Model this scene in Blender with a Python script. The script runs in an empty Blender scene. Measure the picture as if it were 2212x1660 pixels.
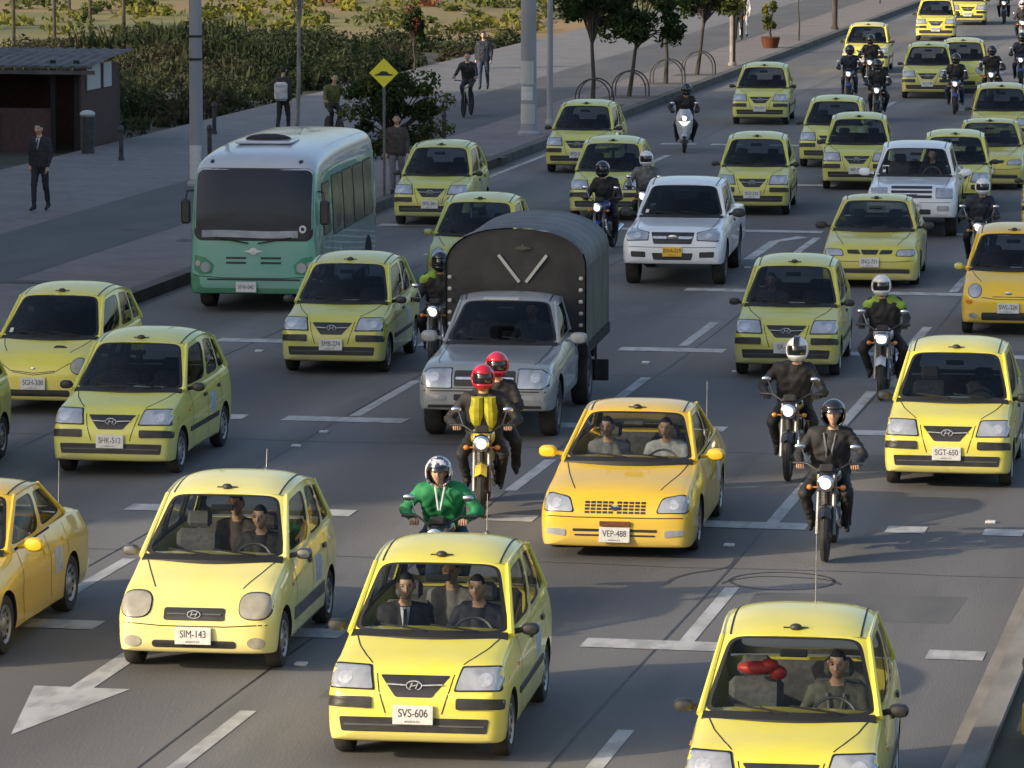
import bpy, bmesh, math, random
import numpy as np
from mathutils import Vector, Matrix
from mathutils.bvhtree import BVHTree
random.seed(7)
R = math.radians
S = bpy.context.scene
COL = S.collection
# ------------------------------------------------------------------ camera
# traffic seen from a footbridge 7.8 m up with a long lens; the road runs along +Y
F_, CX, CY, CH = 9500.0, 1106.0, 830.0, 7.8
PIT, YAW = math.atan(1183 / 9500.0), R(10.9)
cam = bpy.data.cameras.new('camera')
cam.sensor_width = 36
cam.lens = 36 * F_ / 2212.0
cam.clip_start = 1
cam.clip_end = 5000
co = bpy.data.objects.new('camera', cam)
co.location = (0, 0, CH)
co.rotation_euler = (math.pi / 2 - PIT, 0, YAW)
COL.objects.link(co)
S.camera = co
# ------------------------------------------------------------------ light
EL = R(20)
SUNH = Vector((-0.81, -0.586, 0)).normalized()
SUND = Vector((SUNH.x * math.cos(EL), SUNH.y * math.cos(EL), math.sin(EL)))
w = bpy.data.worlds.new('World')
S.world = w
w.use_nodes = True
nt = w.node_tree
bg = nt.nodes['Background']
sky = nt.nodes.new('ShaderNodeTexSky')
sky.sky_type = 'NISHITA'
sky.sun_disc = False
sky.sun_elevation = EL
sky.sun_rotation = math.atan2(SUND.x, SUND.y)
sky.altitude = 0
sky.ozone_density = 1.3
sky.air_density = 1.0
sky.dust_density = 3.5
nt.links.new(sky.outputs[0], bg.inputs[0])
bg.inputs[1].default_value = 0.15
sl = bpy.data.lights.new('sun', 'SUN')
sl.energy = 2.9
sl.angle = R(0.6)
sl.color = (1.0, 0.83, 0.60)
so = bpy.data.objects.new('sun', sl)
so.rotation_euler = SUND.to_track_quat('Z', 'Y').to_euler()
COL.objects.link(so)
S.view_settings.view_transform = 'Standard'
S.view_settings.look = 'None'
S.view_settings.exposure = 0.72
S.view_settings.gamma = 1.0
S.cycles.max_bounces = 6
S.cycles.transparent_max_bounces = 12


def at(px, py, z=0.0):
    u = (px - CX) / F_
    v = (py - CY) / F_
    dy = math.cos(PIT) - v * math.sin(PIT)
    dz = -math.sin(PIT) - v * math.cos(PIT)
    t = (z - CH) / dz
    x, y = u * t, dy * t
    return Vector((x * math.cos(YAW) - y * math.sin(YAW), x * math.sin(YAW) + y * math.cos(YAW), z))


# ------------------------------------------------------------------ materials
def mat(name, color=(.5, .5, .5), rough=.5, metal=0.0, coat=0.0, emit=None, estr=0.0, spec=.5):
    m = bpy.data.materials.new(name)
    m.use_nodes = True
    p = m.node_tree.nodes['Principled BSDF']
    p.inputs['Base Color'].default_value = (*color, 1)
    p.inputs['Roughness'].default_value = rough
    p.inputs['Metallic'].default_value = metal
    p.inputs['Coat Weight'].default_value = coat
    p.inputs['Specular IOR Level'].default_value = spec
    if emit:
        p.inputs['Emission Color'].default_value = (*emit, 1)
        p.inputs['Emission Strength'].default_value = estr
    return m


def nn(m, t, **kw):
    n = m.node_tree.nodes.new(t)
    for k, v in kw.items():
        setattr(n, k, v)
    return n


def noise_mat(name, c1, c2, scale=5.0, rough=.8, detail=6, c3=None, scale2=None, bump=0.0, bscale=None, lo=.35, hi=.65,
              metal=0.0, coat=0.0, stretch=None, rand=0.0, spec=.5, amt2=.5):
    """two-tone procedural surface, plus an optional second, larger noise towards c3"""
    m = mat(name, c1, rough, metal, coat, spec=spec)
    L = m.node_tree.links
    p = m.node_tree.nodes['Principled BSDF']
    tc = nn(m, 'ShaderNodeTexCoord')
    mp = nn(m, 'ShaderNodeMapping')
    if stretch:
        mp.inputs['Scale'].default_value = stretch
    L.new(tc.outputs['Object'], mp.inputs['Vector'])
    no = nn(m, 'ShaderNodeTexNoise')
    no.inputs['Scale'].default_value = scale
    no.inputs['Detail'].default_value = detail
    L.new(mp.outputs[0], no.inputs['Vector'])
    rp = nn(m, 'ShaderNodeValToRGB')
    rp.color_ramp.elements[0].position = lo
    rp.color_ramp.elements[1].position = hi
    rp.color_ramp.elements[0].color = (*c1, 1)
    rp.color_ramp.elements[1].color = (*c2, 1)
    L.new(no.outputs[0], rp.inputs[0])
    out = rp.outputs[0]
    if c3:
        n2 = nn(m, 'ShaderNodeTexNoise')
        n2.inputs['Scale'].default_value = scale2
        n2.inputs['Detail'].default_value = 4
        L.new(mp.outputs[0], n2.inputs['Vector'])
        r2 = nn(m, 'ShaderNodeMapRange')
        r2.inputs[1].default_value = .45
        r2.inputs[2].default_value = .62
        r2.inputs[4].default_value = amt2
        L.new(n2.outputs[0], r2.inputs[0])
        mx = nn(m, 'ShaderNodeMix', data_type='RGBA')
        L.new(r2.outputs[0], mx.inputs[0])
        L.new(out, mx.inputs[6])
        mx.inputs[7].default_value = (*c3, 1)
        out = mx.outputs[2]
    if rand:
        oi = nn(m, 'ShaderNodeObjectInfo')
        hs = nn(m, 'ShaderNodeHueSaturation')
        mr = nn(m, 'ShaderNodeMapRange')
        mr.inputs[3].default_value = 1 - rand
        mr.inputs[4].default_value = 1 + rand
        L.new(oi.outputs['Random'], mr.inputs[0])
        L.new(mr.outputs[0], hs.inputs['Value'])
        L.new(out, hs.inputs['Color'])
        out = hs.outputs[0]
    L.new(out, p.inputs['Base Color'])
    if bump:
        nb = nn(m, 'ShaderNodeTexNoise')
        nb.inputs['Scale'].default_value = bscale or scale * 4
        nb.inputs['Detail'].default_value = 5
        L.new(mp.outputs[0], nb.inputs['Vector'])
        b = nn(m, 'ShaderNodeBump')
        b.inputs['Strength'].default_value = bump
        b.inputs['Distance'].default_value = .02
        L.new(nb.outputs[0], b.inputs['Height'])
        L.new(b.outputs[0], p.inputs['Normal'])
    return m


def paint(name, c, dust=(.42, .38, .28), amt=.28, rough=.3):
    """car paint: clear coat, film of road dust that is thicker low down and on flat tops"""
    m = noise_mat(name, c, tuple(k * .93 for k in c), 3.0, rough, coat=.8, rand=.09)
    L = m.node_tree.links
    p = m.node_tree.nodes['Principled BSDF']
    src = p.inputs['Base Color'].links[0].from_socket
    no = nn(m, 'ShaderNodeTexNoise')
    no.inputs['Scale'].default_value = 2.2
    no.inputs['Detail'].default_value = 8
    tc = nn(m, 'ShaderNodeTexCoord')
    oi = nn(m, 'ShaderNodeObjectInfo')
    mu = nn(m, 'ShaderNodeMath', operation='MULTIPLY')
    mu.inputs[1].default_value = 60
    L.new(oi.outputs['Random'], mu.inputs[0])
    va = nn(m, 'ShaderNodeVectorMath', operation='ADD')
    L.new(tc.outputs['Object'], va.inputs[0])
    L.new(mu.outputs[0], va.inputs[1])
    L.new(va.outputs[0], no.inputs['Vector'])
    mr = nn(m, 'ShaderNodeMapRange')
    mr.inputs[1].default_value = .38
    mr.inputs[2].default_value = .7
    mr.inputs[3].default_value = amt * .25
    mr.inputs[4].default_value = amt
    L.new(no.outputs[0], mr.inputs[0])
    sp = nn(m, 'ShaderNodeSeparateXYZ')
    L.new(tc.outputs['Object'], sp.inputs[0])
    mz = nn(m, 'ShaderNodeMapRange')
    mz.inputs[1].default_value = .55
    mz.inputs[2].default_value = .2
    mz.inputs[4].default_value = .35
    L.new(sp.outputs[2], mz.inputs[0])
    ad = nn(m, 'ShaderNodeMath', operation='ADD', use_clamp=True)
    L.new(mr.outputs[0], ad.inputs[0])
    L.new(mz.outputs[0], ad.inputs[1])
    mx = nn(m, 'ShaderNodeMix', data_type='RGBA')
    L.new(ad.outputs[0], mx.inputs[0])
    L.new(src, mx.inputs[6])
    mx.inputs[7].default_value = (*dust, 1)
    L.new(mx.outputs[2], p.inputs['Base Color'])
    rr = nn(m, 'ShaderNodeMapRange')
    rr.inputs[3].default_value = rough
    rr.inputs[4].default_value = rough + .5
    L.new(ad.outputs[0], rr.inputs[0])
    L.new(rr.outputs[0], p.inputs['Roughness'])
    return m


def glass(name, tint=(.35, .4, .42), g=.5):
    m = bpy.data.materials.new(name)
    m.use_nodes = True
    t = m.node_tree
    for n in list(t.nodes):
        t.nodes.remove(n)
    o = t.nodes.new('ShaderNodeOutputMaterial')
    tr = t.nodes.new('ShaderNodeBsdfTransparent')
    tr.inputs[0].default_value = (*tint, 1)
    gl = t.nodes.new('ShaderNodeBsdfGlossy')
    gl.inputs['Roughness'].default_value = .03
    fr = t.nodes.new('ShaderNodeFresnel')
    fr.inputs[0].default_value = 1.45
    ml = t.nodes.new('ShaderNodeMath')
    ml.operation = 'MULTIPLY'
    ml.inputs[1].default_value = g
    mx = t.nodes.new('ShaderNodeMixShader')
    t.links.new(fr.outputs[0], ml.inputs[0])
    t.links.new(ml.outputs[0], mx.inputs[0])
    t.links.new(tr.outputs[0], mx.inputs[1])
    t.links.new(gl.outputs[0], mx.inputs[2])
    t.links.new(mx.outputs[0], o.inputs[0])
    return m


M = {}
M['lemon'] = paint('taxi_paint_lemon', (.60, .59, .05), (.46, .45, .30), .38)
M['yellow'] = paint('taxi_paint_yellow', (.74, .66, .05), (.6, .54, .3), .28)
M['pale'] = paint('taxi_paint_pale', (.78, .70, .16), (.66, .62, .4), .4)
M['orange'] = paint('taxi_paint_orange', (.80, .51, .008), (.6, .48, .2), .15)
M['olive'] = paint('taxi_paint_olive', (.55, .50, .035), (.45, .42, .25), .35)
M['white'] = paint('white_paint', (.74, .77, .80), (.5, .48, .44), .15)
M['silver'] = paint('silver_paint', (.27, .29, .30), (.26, .25, .23), .3)
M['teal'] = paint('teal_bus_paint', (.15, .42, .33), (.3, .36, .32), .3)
M['teal_side'] = paint('side_teal_paint', (.12, .27, .23), (.22, .27, .25), .5)  # darker, duller teal for the lower bus sides
M['green_bumper'] = paint('green_bumper_paint', (.02, .24, .12), (.2, .25, .2), .2)
M['bus_roof'] = paint('bus_roof_paint', (.46, .50, .56), (.42, .42, .42), .35)
M['black'] = noise_mat('black_plastic', (.018, .018, .02), (.03, .03, .03), 8, .5)
M['rubber'] = noise_mat('tyre_rubber', (.018, .018, .018), (.04, .038, .034), 6, .85)
M['seal'] = mat('rubber_seal', (.012, .012, .013), .6)
M['under'] = mat('underbody', (.015, .015, .015), .9)
M['glass'] = glass('window_glass', (.72, .76, .76), .55)
M['glass_dark'] = glass('tinted_glass', (.16, .19, .2), 1.0)
M['glass_far'] = glass('dusty_glass', (.34, .37, .40), 1.0)
M['busglass'] = mat('dark_bus_glass', (.024, .030, .042), .18, spec=.22)
M['buspane'] = noise_mat('bus_glass_painted_reflections', (.20, .175, .12), (.06, .065, .06), 3.0, .2, lo=.4, hi=.6, spec=.4)  # tan and dark mottling: reflections painted into the pane colour
M['chrome'] = mat('chrome', (.6, .6, .62), .2, 1.0)
M['rim'] = noise_mat('wheel_trim', (.3, .3, .31), (.42, .42, .43), 9, .4, metal=.6)
M['steel'] = noise_mat('dull_steel', (.12, .12, .125), (.2, .2, .2), 9, .5, metal=.7)
M['lens'] = noise_mat('headlamp_glass', (.30, .32, .35), (.50, .52, .54), 7, .18, metal=.35, coat=1.0, lo=.3, hi=.7, detail=2, stretch=(1, 1, .25))
M['lens_old'] = noise_mat('yellowed_headlamp', (.27, .25, .20), (.35, .33, .27), 9, .22, coat=.8)
M['lamp_on'] = mat('lit_headlamp', (.9, .9, .85), .2, emit=(1, .95, .82), estr=.8)
M['amber'] = mat('amber_lens', (.6, .2, .02), .3, coat=.5)
M['plate'] = noise_mat('plate_white', (.62, .62, .60), (.5, .5, .49), 20, .5)
M['plate_y'] = mat('plate_yellow', (.7, .4, .02), .5)
M['ink'] = mat('plate_ink', (.02, .02, .025), .6)
M['seat'] = noise_mat('seat_cloth', (.07, .07, .075), (.11, .11, .11), 20, .9)
M['dash'] = noise_mat('dashboard', (.03, .03, .032), (.045, .045, .045), 10, .7)
M['sticker'] = noise_mat('door_sticker', (.5, .52, .58), (.3, .34, .45), 14, .5)
M['red'] = mat('red_plastic', (.5, .03, .02), .5)
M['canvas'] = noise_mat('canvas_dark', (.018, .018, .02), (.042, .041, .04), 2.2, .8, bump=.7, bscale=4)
M['canvas_top'] = noise_mat('canvas_bluish', (.10, .105, .115), (.055, .058, .062), 2.2, .6, bump=.4, bscale=8, stretch=(1, .35, 1))  # bluish grey top canvas, paler than the dark front
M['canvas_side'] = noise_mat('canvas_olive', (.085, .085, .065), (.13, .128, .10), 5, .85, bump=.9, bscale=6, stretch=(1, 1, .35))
M['tape'] = mat('pale_tape', (.45, .45, .43), .6)
# people
for k, c in dict(skin=(.60, .37, .26), hair=(.015, .012, .01), jblack=(.02, .02, .022), jnavy=(.02, .025, .045), jgreen=(.02, .26, .09),
                 jolive=(.10, .10, .08), jwhite=(.6, .6, .6), jsuit=(.018, .018, .025), jeans=(.03, .05, .10), jgrey=(.16, .16, .17),
                 dullvest=(.13, .13, .03), vest=(.48, .45, .03), vestgreen=(.25, .42, .05), shoe=(.015, .015, .015), glove=(.03, .03, .03), shirt=(.65, .66, .72),
                 jbrown=(.06, .045, .04), jred=(.4, .03, .03), pink=(.4, .2, .22)).items():
    M[k] = noise_mat('cloth_' + k if k not in ('skin', 'hair') else k, c, tuple(v * .6 for v in c), 9, .75 if k != 'skin' else .5, bump=.25, bscale=14)
M['lips'] = mat('lips', (.30, .13, .10), .5)
M['hwhite'] = noise_mat('helmet_white', (.68, .68, .7), (.6, .6, .62), 4, .2, coat=.8)
M['hred'] = noise_mat('helmet_red', (.5, .015, .04), (.4, .01, .03), 4, .2, coat=.9)
M['hblack'] = mat('helmet_black', (.015, .015, .018), .2, coat=.8)
M['hpattern'] = noise_mat('helmet_patterned', (.6, .6, .65), (.03, .04, .08), 14, .25, coat=.8, lo=.47, hi=.53, detail=2)
M['visor'] = mat('helmet_visor', (.012, .013, .018), .08, spec=.8)
M['bikeblue'] = mat('motorcycle_blue', (.02, .04, .25), .25, coat=.8)
M['bikered'] = mat('motorcycle_red', (.25, .02, .02), .25, coat=.8)
M['bikeblack'] = mat('motorcycle_black', (.015, .015, .017), .25, coat=.8)
M['bikeyellow'] = mat('motorcycle_yellow', (.6, .45, .02), .25, coat=.8)
M['bikesilver'] = mat('motorcycle_silver', (.4, .42, .45), .25, coat=.8)


# ------------------------------------------------------------------ mesh collector
class MB:
    def __init__(self):
        self.v, self.f, self.m = [], [], []

    def add(self, vs, fs, mi=0):
        n = len(self.v)
        self.v += [tuple(p) for p in vs]
        for f in fs:
            self.f.append([i + n for i in f])
            self.m.append(mi)
        return self

    def grid(self, rows, mi=0, closed=False, cap0=False, cap1=False):
        n = len(rows[0])
        fs = []
        for i in range(len(rows) - 1):
            for j in range(n if closed else n - 1):
                k = (j + 1) % n
                fs.append((i * n + j, i * n + k, (i + 1) * n + k, (i + 1) * n + j))
        if cap0:
            fs.append(tuple(range(n - 1, -1, -1)))
        if cap1:
            b = (len(rows) - 1) * n
            fs.append(tuple(range(b, b + n)))
        return self.add([p for r in rows for p in r], fs, mi)

    def box(self, c, s, mi=0, mx=None):
        x, y, z = s[0] / 2, s[1] / 2, s[2] / 2
        vs = [Vector((a * x, b * y, d * z)) for a in (-1, 1) for b in (-1, 1) for d in (-1, 1)]
        if mx:
            vs = [mx @ p for p in vs]
        vs = [p + Vector(c) for p in vs]
        return self.add(vs, [(0, 1, 3, 2), (4, 6, 7, 5), (0, 4, 5, 1), (2, 3, 7, 6), (0, 2, 6, 4), (1, 5, 7, 3)], mi)

    def rbox(self, c, s, b=.02, mi=0, mx=None):
        """box with chamfered edges"""
        x, y, z = s[0] / 2, s[1] / 2, s[2] / 2
        vs = []
        idx = {}
        for a in (-1, 1):
            for e in (-1, 1):
                for d in (-1, 1):
                    for k, p in enumerate(((x, y - b, z - b), (x - b, y, z - b), (x - b, y - b, z))):
                        idx[(a, e, d, k)] = len(vs)
                        vs.append(Vector((a * p[0], e * p[1], d * p[2])))
        fs = []
        q = idx
        for a in (-1, 1):
            fs.append([q[(a, -1, -1, 0)], q[(a, 1, -1, 0)], q[(a, 1, 1, 0)], q[(a, -1, 1, 0)]][::a])
            fs.append([q[(-1, a, -1, 1)], q[(-1, a, 1, 1)], q[(1, a, 1, 1)], q[(1, a, -1, 1)]][::a])
            fs.append([q[(-1, -1, a, 2)], q[(1, -1, a, 2)], q[(1, 1, a, 2)], q[(-1, 1, a, 2)]][::a])
        for a in (-1, 1):
            for e in (-1, 1):
                fs.append([q[(a, e, -1, 0)], q[(a, e, 1, 0)], q[(a, e, 1, 1)], q[(a, e, -1, 1)]])
                fs.append([q[(a, -1, e, 0)], q[(a, 1, e, 0)], q[(a, 1, e, 2)], q[(a, -1, e, 2)]])
                fs.append([q[(-1, a, e, 1)], q[(1, a, e, 1)], q[(1, a, e, 2)], q[(-1, a, e, 2)]])
                for d in (-1, 1):
                    fs.append([q[(a, e, d, 0)], q[(a, e, d, 1)], q[(a, e, d, 2)]])
        if mx:
            vs = [mx @ p for p in vs]
        return self.add([p + Vector(c) for p in vs], fs, mi)

    def tube(self, pts, r, mi=0, n=8, cap=True):
        pts = [Vector(p) for p in pts]
        rr = r if isinstance(r, (list, tuple)) else [r] * len(pts)
        rows = []
        prev = None
        for i, p in enumerate(pts):
            d = (pts[min(i + 1, len(pts) - 1)] - pts[max(i - 1, 0)])
            if d.length < 1e-9:
                d = Vector((0, 0, 1))
            d.normalize()
            a = prev if prev is not None else (Vector((0, 0, 1)) if abs(d.z) < .9 else Vector((1, 0, 0)))
            a = (a - d * a.dot(d)).normalized()
            prev = a
            b = d.cross(a)
            rows.append([p + (a * math.cos(2 * math.pi * k / n) + b * math.sin(2 * math.pi * k / n)) * rr[i] for k in range(n)])
        return self.grid(rows, mi, closed=True, cap0=cap, cap1=cap)

    def lathe(self, prof, axis='z', c=(0, 0, 0), n=24, mi=0, mis=None):
        """prof: (radius, height) list; axis = direction of height"""
        rows = []
        for r_, h in prof:
            row = []
            for k in range(n):
                a = 2 * math.pi * k / n
                x, y = r_ * math.cos(a), r_ * math.sin(a)
                row.append({'z': (x, y, h), 'x': (h, x, y), 'y': (x, h, y)}[axis])
            rows.append([Vector(q) + Vector(c) for q in row])
        if mis:
            for i in range(len(rows) - 1):
                self.grid(rows[i:i + 2], mis[i], closed=True)
            return self
        return self.grid(rows, mi, closed=True, cap0=prof[0][0] > 1e-4, cap1=prof[-1][0] > 1e-4)

    def ball(self, c, r, mi=0, n=12, m=8, mx=None):
        r = r if isinstance(r, (tuple, list)) else (r, r, r)
        rows = []
        for i in range(m + 1):
            t = math.pi * i / m
            row = []
            for k in range(n):
                a = 2 * math.pi * k / n
                q = Vector((r[0] * math.sin(t) * math.cos(a), r[1] * math.sin(t) * math.sin(a), r[2] * math.cos(t)))
                row.append((mx @ q if mx else q) + Vector(c))
            rows.append(row)
        return self.grid(rows, mi, closed=True)

    def capsule(self, a, b, ra, rb, mi=0, n=10):
        a, b = Vector(a), Vector(b)
        d = b - a
        L = max(d.length, 1e-5)
        d = d / L if L > 1e-5 else Vector((0, 0, 1))
        pts, rr = [], []
        for k in (90, 60, 30):
            pts.append(a - d * ra * math.sin(R(k)))
            rr.append(max(ra * math.cos(R(k)), .0008))
        pts += [a, b]
        rr += [ra, rb]
        for k in (30, 60, 90):
            pts.append(b + d * rb * math.sin(R(k)))
            rr.append(max(rb * math.cos(R(k)), .0008))
        return self.tube(pts, rr, mi, n)

    def mesh(self, name, mats, sharp=35):
        me = bpy.data.meshes.new(name)
        me.from_pydata(self.v, [], self.f)
        for q in mats:
            me.materials.append(q)
        me.polygons.foreach_set('material_index', self.m)
        me.polygons.foreach_set('use_smooth', [sharp > 0] * len(self.f))
        me.update()
        if sharp > 0:
            me.set_sharp_from_angle(angle=R(sharp))
        return me

    def build(self, name, mats, parent=None, sharp=35, fix=True):
        if not isinstance(mats, (list, tuple)):
            mats = [mats]
        me = self.mesh(name, mats, sharp)
        if fix:
            bm = bmesh.new()
            bm.from_mesh(me)
            bmesh.ops.remove_doubles(bm, verts=bm.verts, dist=1e-5)
            bmesh.ops.recalc_face_normals(bm, faces=bm.faces)
            bm.to_mesh(me)
            bm.free()
            if sharp > 0:
                me.set_sharp_from_angle(angle=R(sharp))
        o = bpy.data.objects.new(name, me)
        COL.objects.link(o)
        o.parent = parent
        return o


def tag(o, label=None, cat=None, group=None, kind=None):
    if label:
        o['label'] = label
    if cat:
        o['category'] = cat
    if group:
        o['group'] = group
    if kind:
        o['kind'] = kind
    return o


def empty(name, loc=(0, 0, 0), rz=0.0):
    o = bpy.data.objects.new(name, None)
    o.empty_display_size = .2
    COL.objects.link(o)
    o.location = loc
    o.rotation_euler = (0, 0, rz)
    return o


KIDS = {}


def copy_tree(o, parent=None):
    c = o.copy()
    COL.objects.link(c)
    c.parent = parent
    for ch in [k for k in ALLOBJ() if k.parent == o]:
        copy_tree(ch, c)
    return c


def ALLOBJ():
    return list(COL.objects)


def copy_fast(root):
    """copy a thing with its parts and sub-parts"""
    kids = {}
    for k in COL.objects:
        if k.parent:
            kids.setdefault(k.parent.name, []).append(k)

    def rec(o, par):
        c = o.copy()
        COL.objects.link(c)
        c.parent = par
        for ch in kids.get(o.name, []):
            rec(ch, c)
        return c
    return rec(root, None)


def children(o):
    return [k for k in COL.objects if k.parent == o]


def text_mesh(s, size, name='lettering', material=None, parent=None, loc=(0, 0, 0), rot=(0, 0, 0), extrude=.002, sx=1.0, shear=0.0):
    cu = bpy.data.curves.new('t', 'FONT')
    cu.body = s
    cu.size = size
    cu.align_x = 'CENTER'
    cu.align_y = 'CENTER'
    cu.extrude = extrude
    cu.shear = shear
    to = bpy.data.objects.new('t', cu)
    COL.objects.link(to)
    dg = bpy.context.evaluated_depsgraph_get()
    me = bpy.data.meshes.new_from_object(to.evaluated_get(dg))
    bpy.data.objects.remove(to)
    me.materials.clear()
    me.materials.append(material or M['ink'])
    for v_ in me.vertices:
        v_.co.x *= sx
    o = bpy.data.objects.new(name, me)
    COL.objects.link(o)
    o.parent = parent
    o.location = loc
    o.rotation_euler = rot
    return o


def catmull(pts, sub):
    out = []
    n = len(pts)
    for i in range(n - 1):
        p0 = pts[max(i - 1, 0)]
        p1, p2 = pts[i], pts[i + 1]
        p3 = pts[min(i + 2, n - 1)]
        for k in range(sub):
            t = k / sub
            out.append(tuple(.5 * (2 * b + (c - a) * t + (2 * a - 5 * b + 4 * c - d) * t * t + (3 * b - a - 3 * c + d) * t ** 3)
                             for a, b, c, d in zip(p0, p1, p2, p3)))
    out.append(tuple(pts[-1]))
    return out


def pchip(xs, ys, x):
    xs, ys = np.array(xs, float), np.array(ys, float)
    h = np.diff(xs)
    d = np.diff(ys) / h
    m = np.zeros(len(xs))
    m[0], m[-1] = d[0], d[-1]
    for i in range(1, len(xs) - 1):
        if d[i - 1] * d[i] > 0:
            w1, w2 = 2 * h[i] + h[i - 1], h[i] + 2 * h[i - 1]
            m[i] = (w1 + w2) / (w1 / d[i - 1] + w2 / d[i])
    i = np.clip(np.searchsorted(xs, x) - 1, 0, len(h) - 1)
    t = (x - xs[i]) / h[i]
    return ((2 * t ** 3 - 3 * t ** 2 + 1) * ys[i] + (t ** 3 - 2 * t ** 2 + t) * h[i] * m[i] + (-2 * t ** 3 + 3 * t ** 2) * ys[i + 1] + (t ** 3 - t ** 2) * h[i] * m[i + 1])


def rrect(x0, x1, y0, y1, r, n=6):
    out = []
    for cx, cy, a0 in ((x1 - r, y1 - r, 0), (x0 + r, y1 - r, 90), (x0 + r, y0 + r, 180), (x1 - r, y0 + r, 270)):
        for k in range(n + 1):
            a = R(a0 + 90 * k / n)
            out.append((cx + r * math.cos(a), cy + r * math.sin(a)))
    return out


def ell(cx, cy, rx, ry, n=20, p=2.0):
    out = []
    for k in range(n):
        a = 2 * math.pi * k / n
        c, s = math.cos(a), math.sin(a)
        out.append((cx + rx * math.copysign(abs(c) ** (2 / p), c), cy + ry * math.copysign(abs(s) ** (2 / p), s)))
    return out


def chaikin(pts, it=2):
    """polygon with its corners rounded off"""
    r = .022 * it
    o = []
    n = len(pts)
    for i in range(n):
        p, a, b = Vector(pts[i]), Vector(pts[i - 1]), Vector(pts[(i + 1) % n])
        ra = min(r, (a - p).length * .45)
        rb = min(r, (b - p).length * .45)
        q0, q1 = p + (a - p).normalized() * ra, p + (b - p).normalized() * rb
        for k in range(5):
            t = k / 4
            q = q0 * (1 - t) ** 2 + p * 2 * t * (1 - t) + q1 * t * t
            o.append((q.x, q.y))
    return o


def dense(pts, d):
    o = []
    for i in range(len(pts)):
        a, b = pts[i], pts[(i + 1) % len(pts)]
        k = max(1, int(math.hypot(a[0] - b[0], a[1] - b[1]) / d))
        for j in range(k):
            o.append((a[0] + (b[0] - a[0]) * j / k, a[1] + (b[1] - a[1]) * j / k))
    return o


class Skin:
    """projects outlines onto a body surface, so that lamps, trim and gaps follow its curvature"""

    def __init__(self, vs, fs, yref=0.0, tilt=0.0):
        self.b = BVHTree.FromPolygons([Vector(p) for p in vs], fs)
        self.yr = yref
        self.t = R(tilt)

    def hit(self, ax, u, v):
        if ax == 'front':
            d = Vector((0, math.cos(self.t), -math.sin(self.t)))
            o = Vector((u, self.yr, v)) - d * 3
        elif ax == 'rear':
            o, d = Vector((u, 9, v)), Vector((0, -1, 0))
        elif ax == 'right':
            o, d = Vector((5, u, v)), Vector((-1, 0, 0))
        elif ax == 'left':
            o, d = Vector((-5, u, v)), Vector((1, 0, 0))
        else:
            o, d = Vector((u, v, 9)), Vector((0, 0, -1))
        p, n, i, dist = self.b.ray_cast(o, d)
        return p, d

    def patch(self, mb, ax, outline, thick=.008, mi=0, rings=(1, .85, .6, .3), sink=.015, step=.05):
        pts = dense(outline, step)
        cx = sum(p[0] for p in pts) / len(pts)
        cy = sum(p[1] for p in pts) / len(pts)
        rows = []
        last = None
        for k in rings:
            row = []
            for u, v in pts:
                p, d = self.hit(ax, cx + (u - cx) * k, cy + (v - cy) * k)
                if p is None:
                    p = last
                    if p is None:
                        continue
                last = p
                row.append(p - d * thick)
            if len(row) != len(pts):
                return
            rows.append(row)
        p, d = self.hit(ax, cx, cy)
        base = [q + d * (thick + sink) for q in rows[0]]
        mb.grid([base] + rows, mi, closed=True)
        if p is not None:
            c = p - d * thick
            n = len(pts)
            mb.add(rows[-1] + [c], [(i, (i + 1) % n, n) for i in range(n)], mi)

    def ribbon(self, mb, ax, line, wid=.01, thick=.002, mi=0, step=.05):
        pts = []
        for i in range(len(line) - 1):
            a, b = line[i], line[i + 1]
            k = max(1, int(math.hypot(a[0] - b[0], a[1] - b[1]) / step))
            pts += [(a[0] + (b[0] - a[0]) * j / k, a[1] + (b[1] - a[1]) * j / k) for j in range(k)]
        pts.append(line[-1])
        A, B = [], []
        for i, p in enumerate(pts):
            q0, q1 = pts[max(i - 1, 0)], pts[min(i + 1, len(pts) - 1)]
            dx, dy = q1[0] - q0[0], q1[1] - q0[1]
            l = math.hypot(dx, dy) or 1
            nx, ny = -dy / l * wid / 2, dx / l * wid / 2
            h1, d = self.hit(ax, p[0] + nx, p[1] + ny)
            h2, d = self.hit(ax, p[0] - nx, p[1] - ny)
            if h1 is None or h2 is None:
                continue
            A.append(h1 - d * thick)
            B.append(h2 - d * thick)
        if len(A) > 1:
            mb.grid([A, B], mi)

M['chromesoft'] = noise_mat('lamp_reflector', (.55, .57, .6), (.8, .8, .8), 20, .25, metal=.5, coat=1.0)
M['bollardgrey'] = mat('dark_grey_plastic', (.09, .09, .095), .5)
M['rust'] = noise_mat('rusty_red_strip', (.16, .05, .02), (.10, .03, .02), 30, .6)

# ------------------------------------------------------------------ cars (local: front at -Y, right side of the picture +X)
def section(zb, zt, w_, zs, ws):
    h = zs - zb
    c = [(0, zb), (w_ * .55, zb), (w_ * .92, zb + .008), (w_ * .985, zb + .10 * h), (w_, zb + .42 * h), (w_ * .995, zb + .72 * h), (ws, zs),
         (ws * .94, zs + (zt - zs) * .42), (ws * .78, zs + (zt - zs) * .74), (ws * .42, zs + (zt - zs) * .95), (0, zt)]
    return catmull(c, 4)


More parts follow.
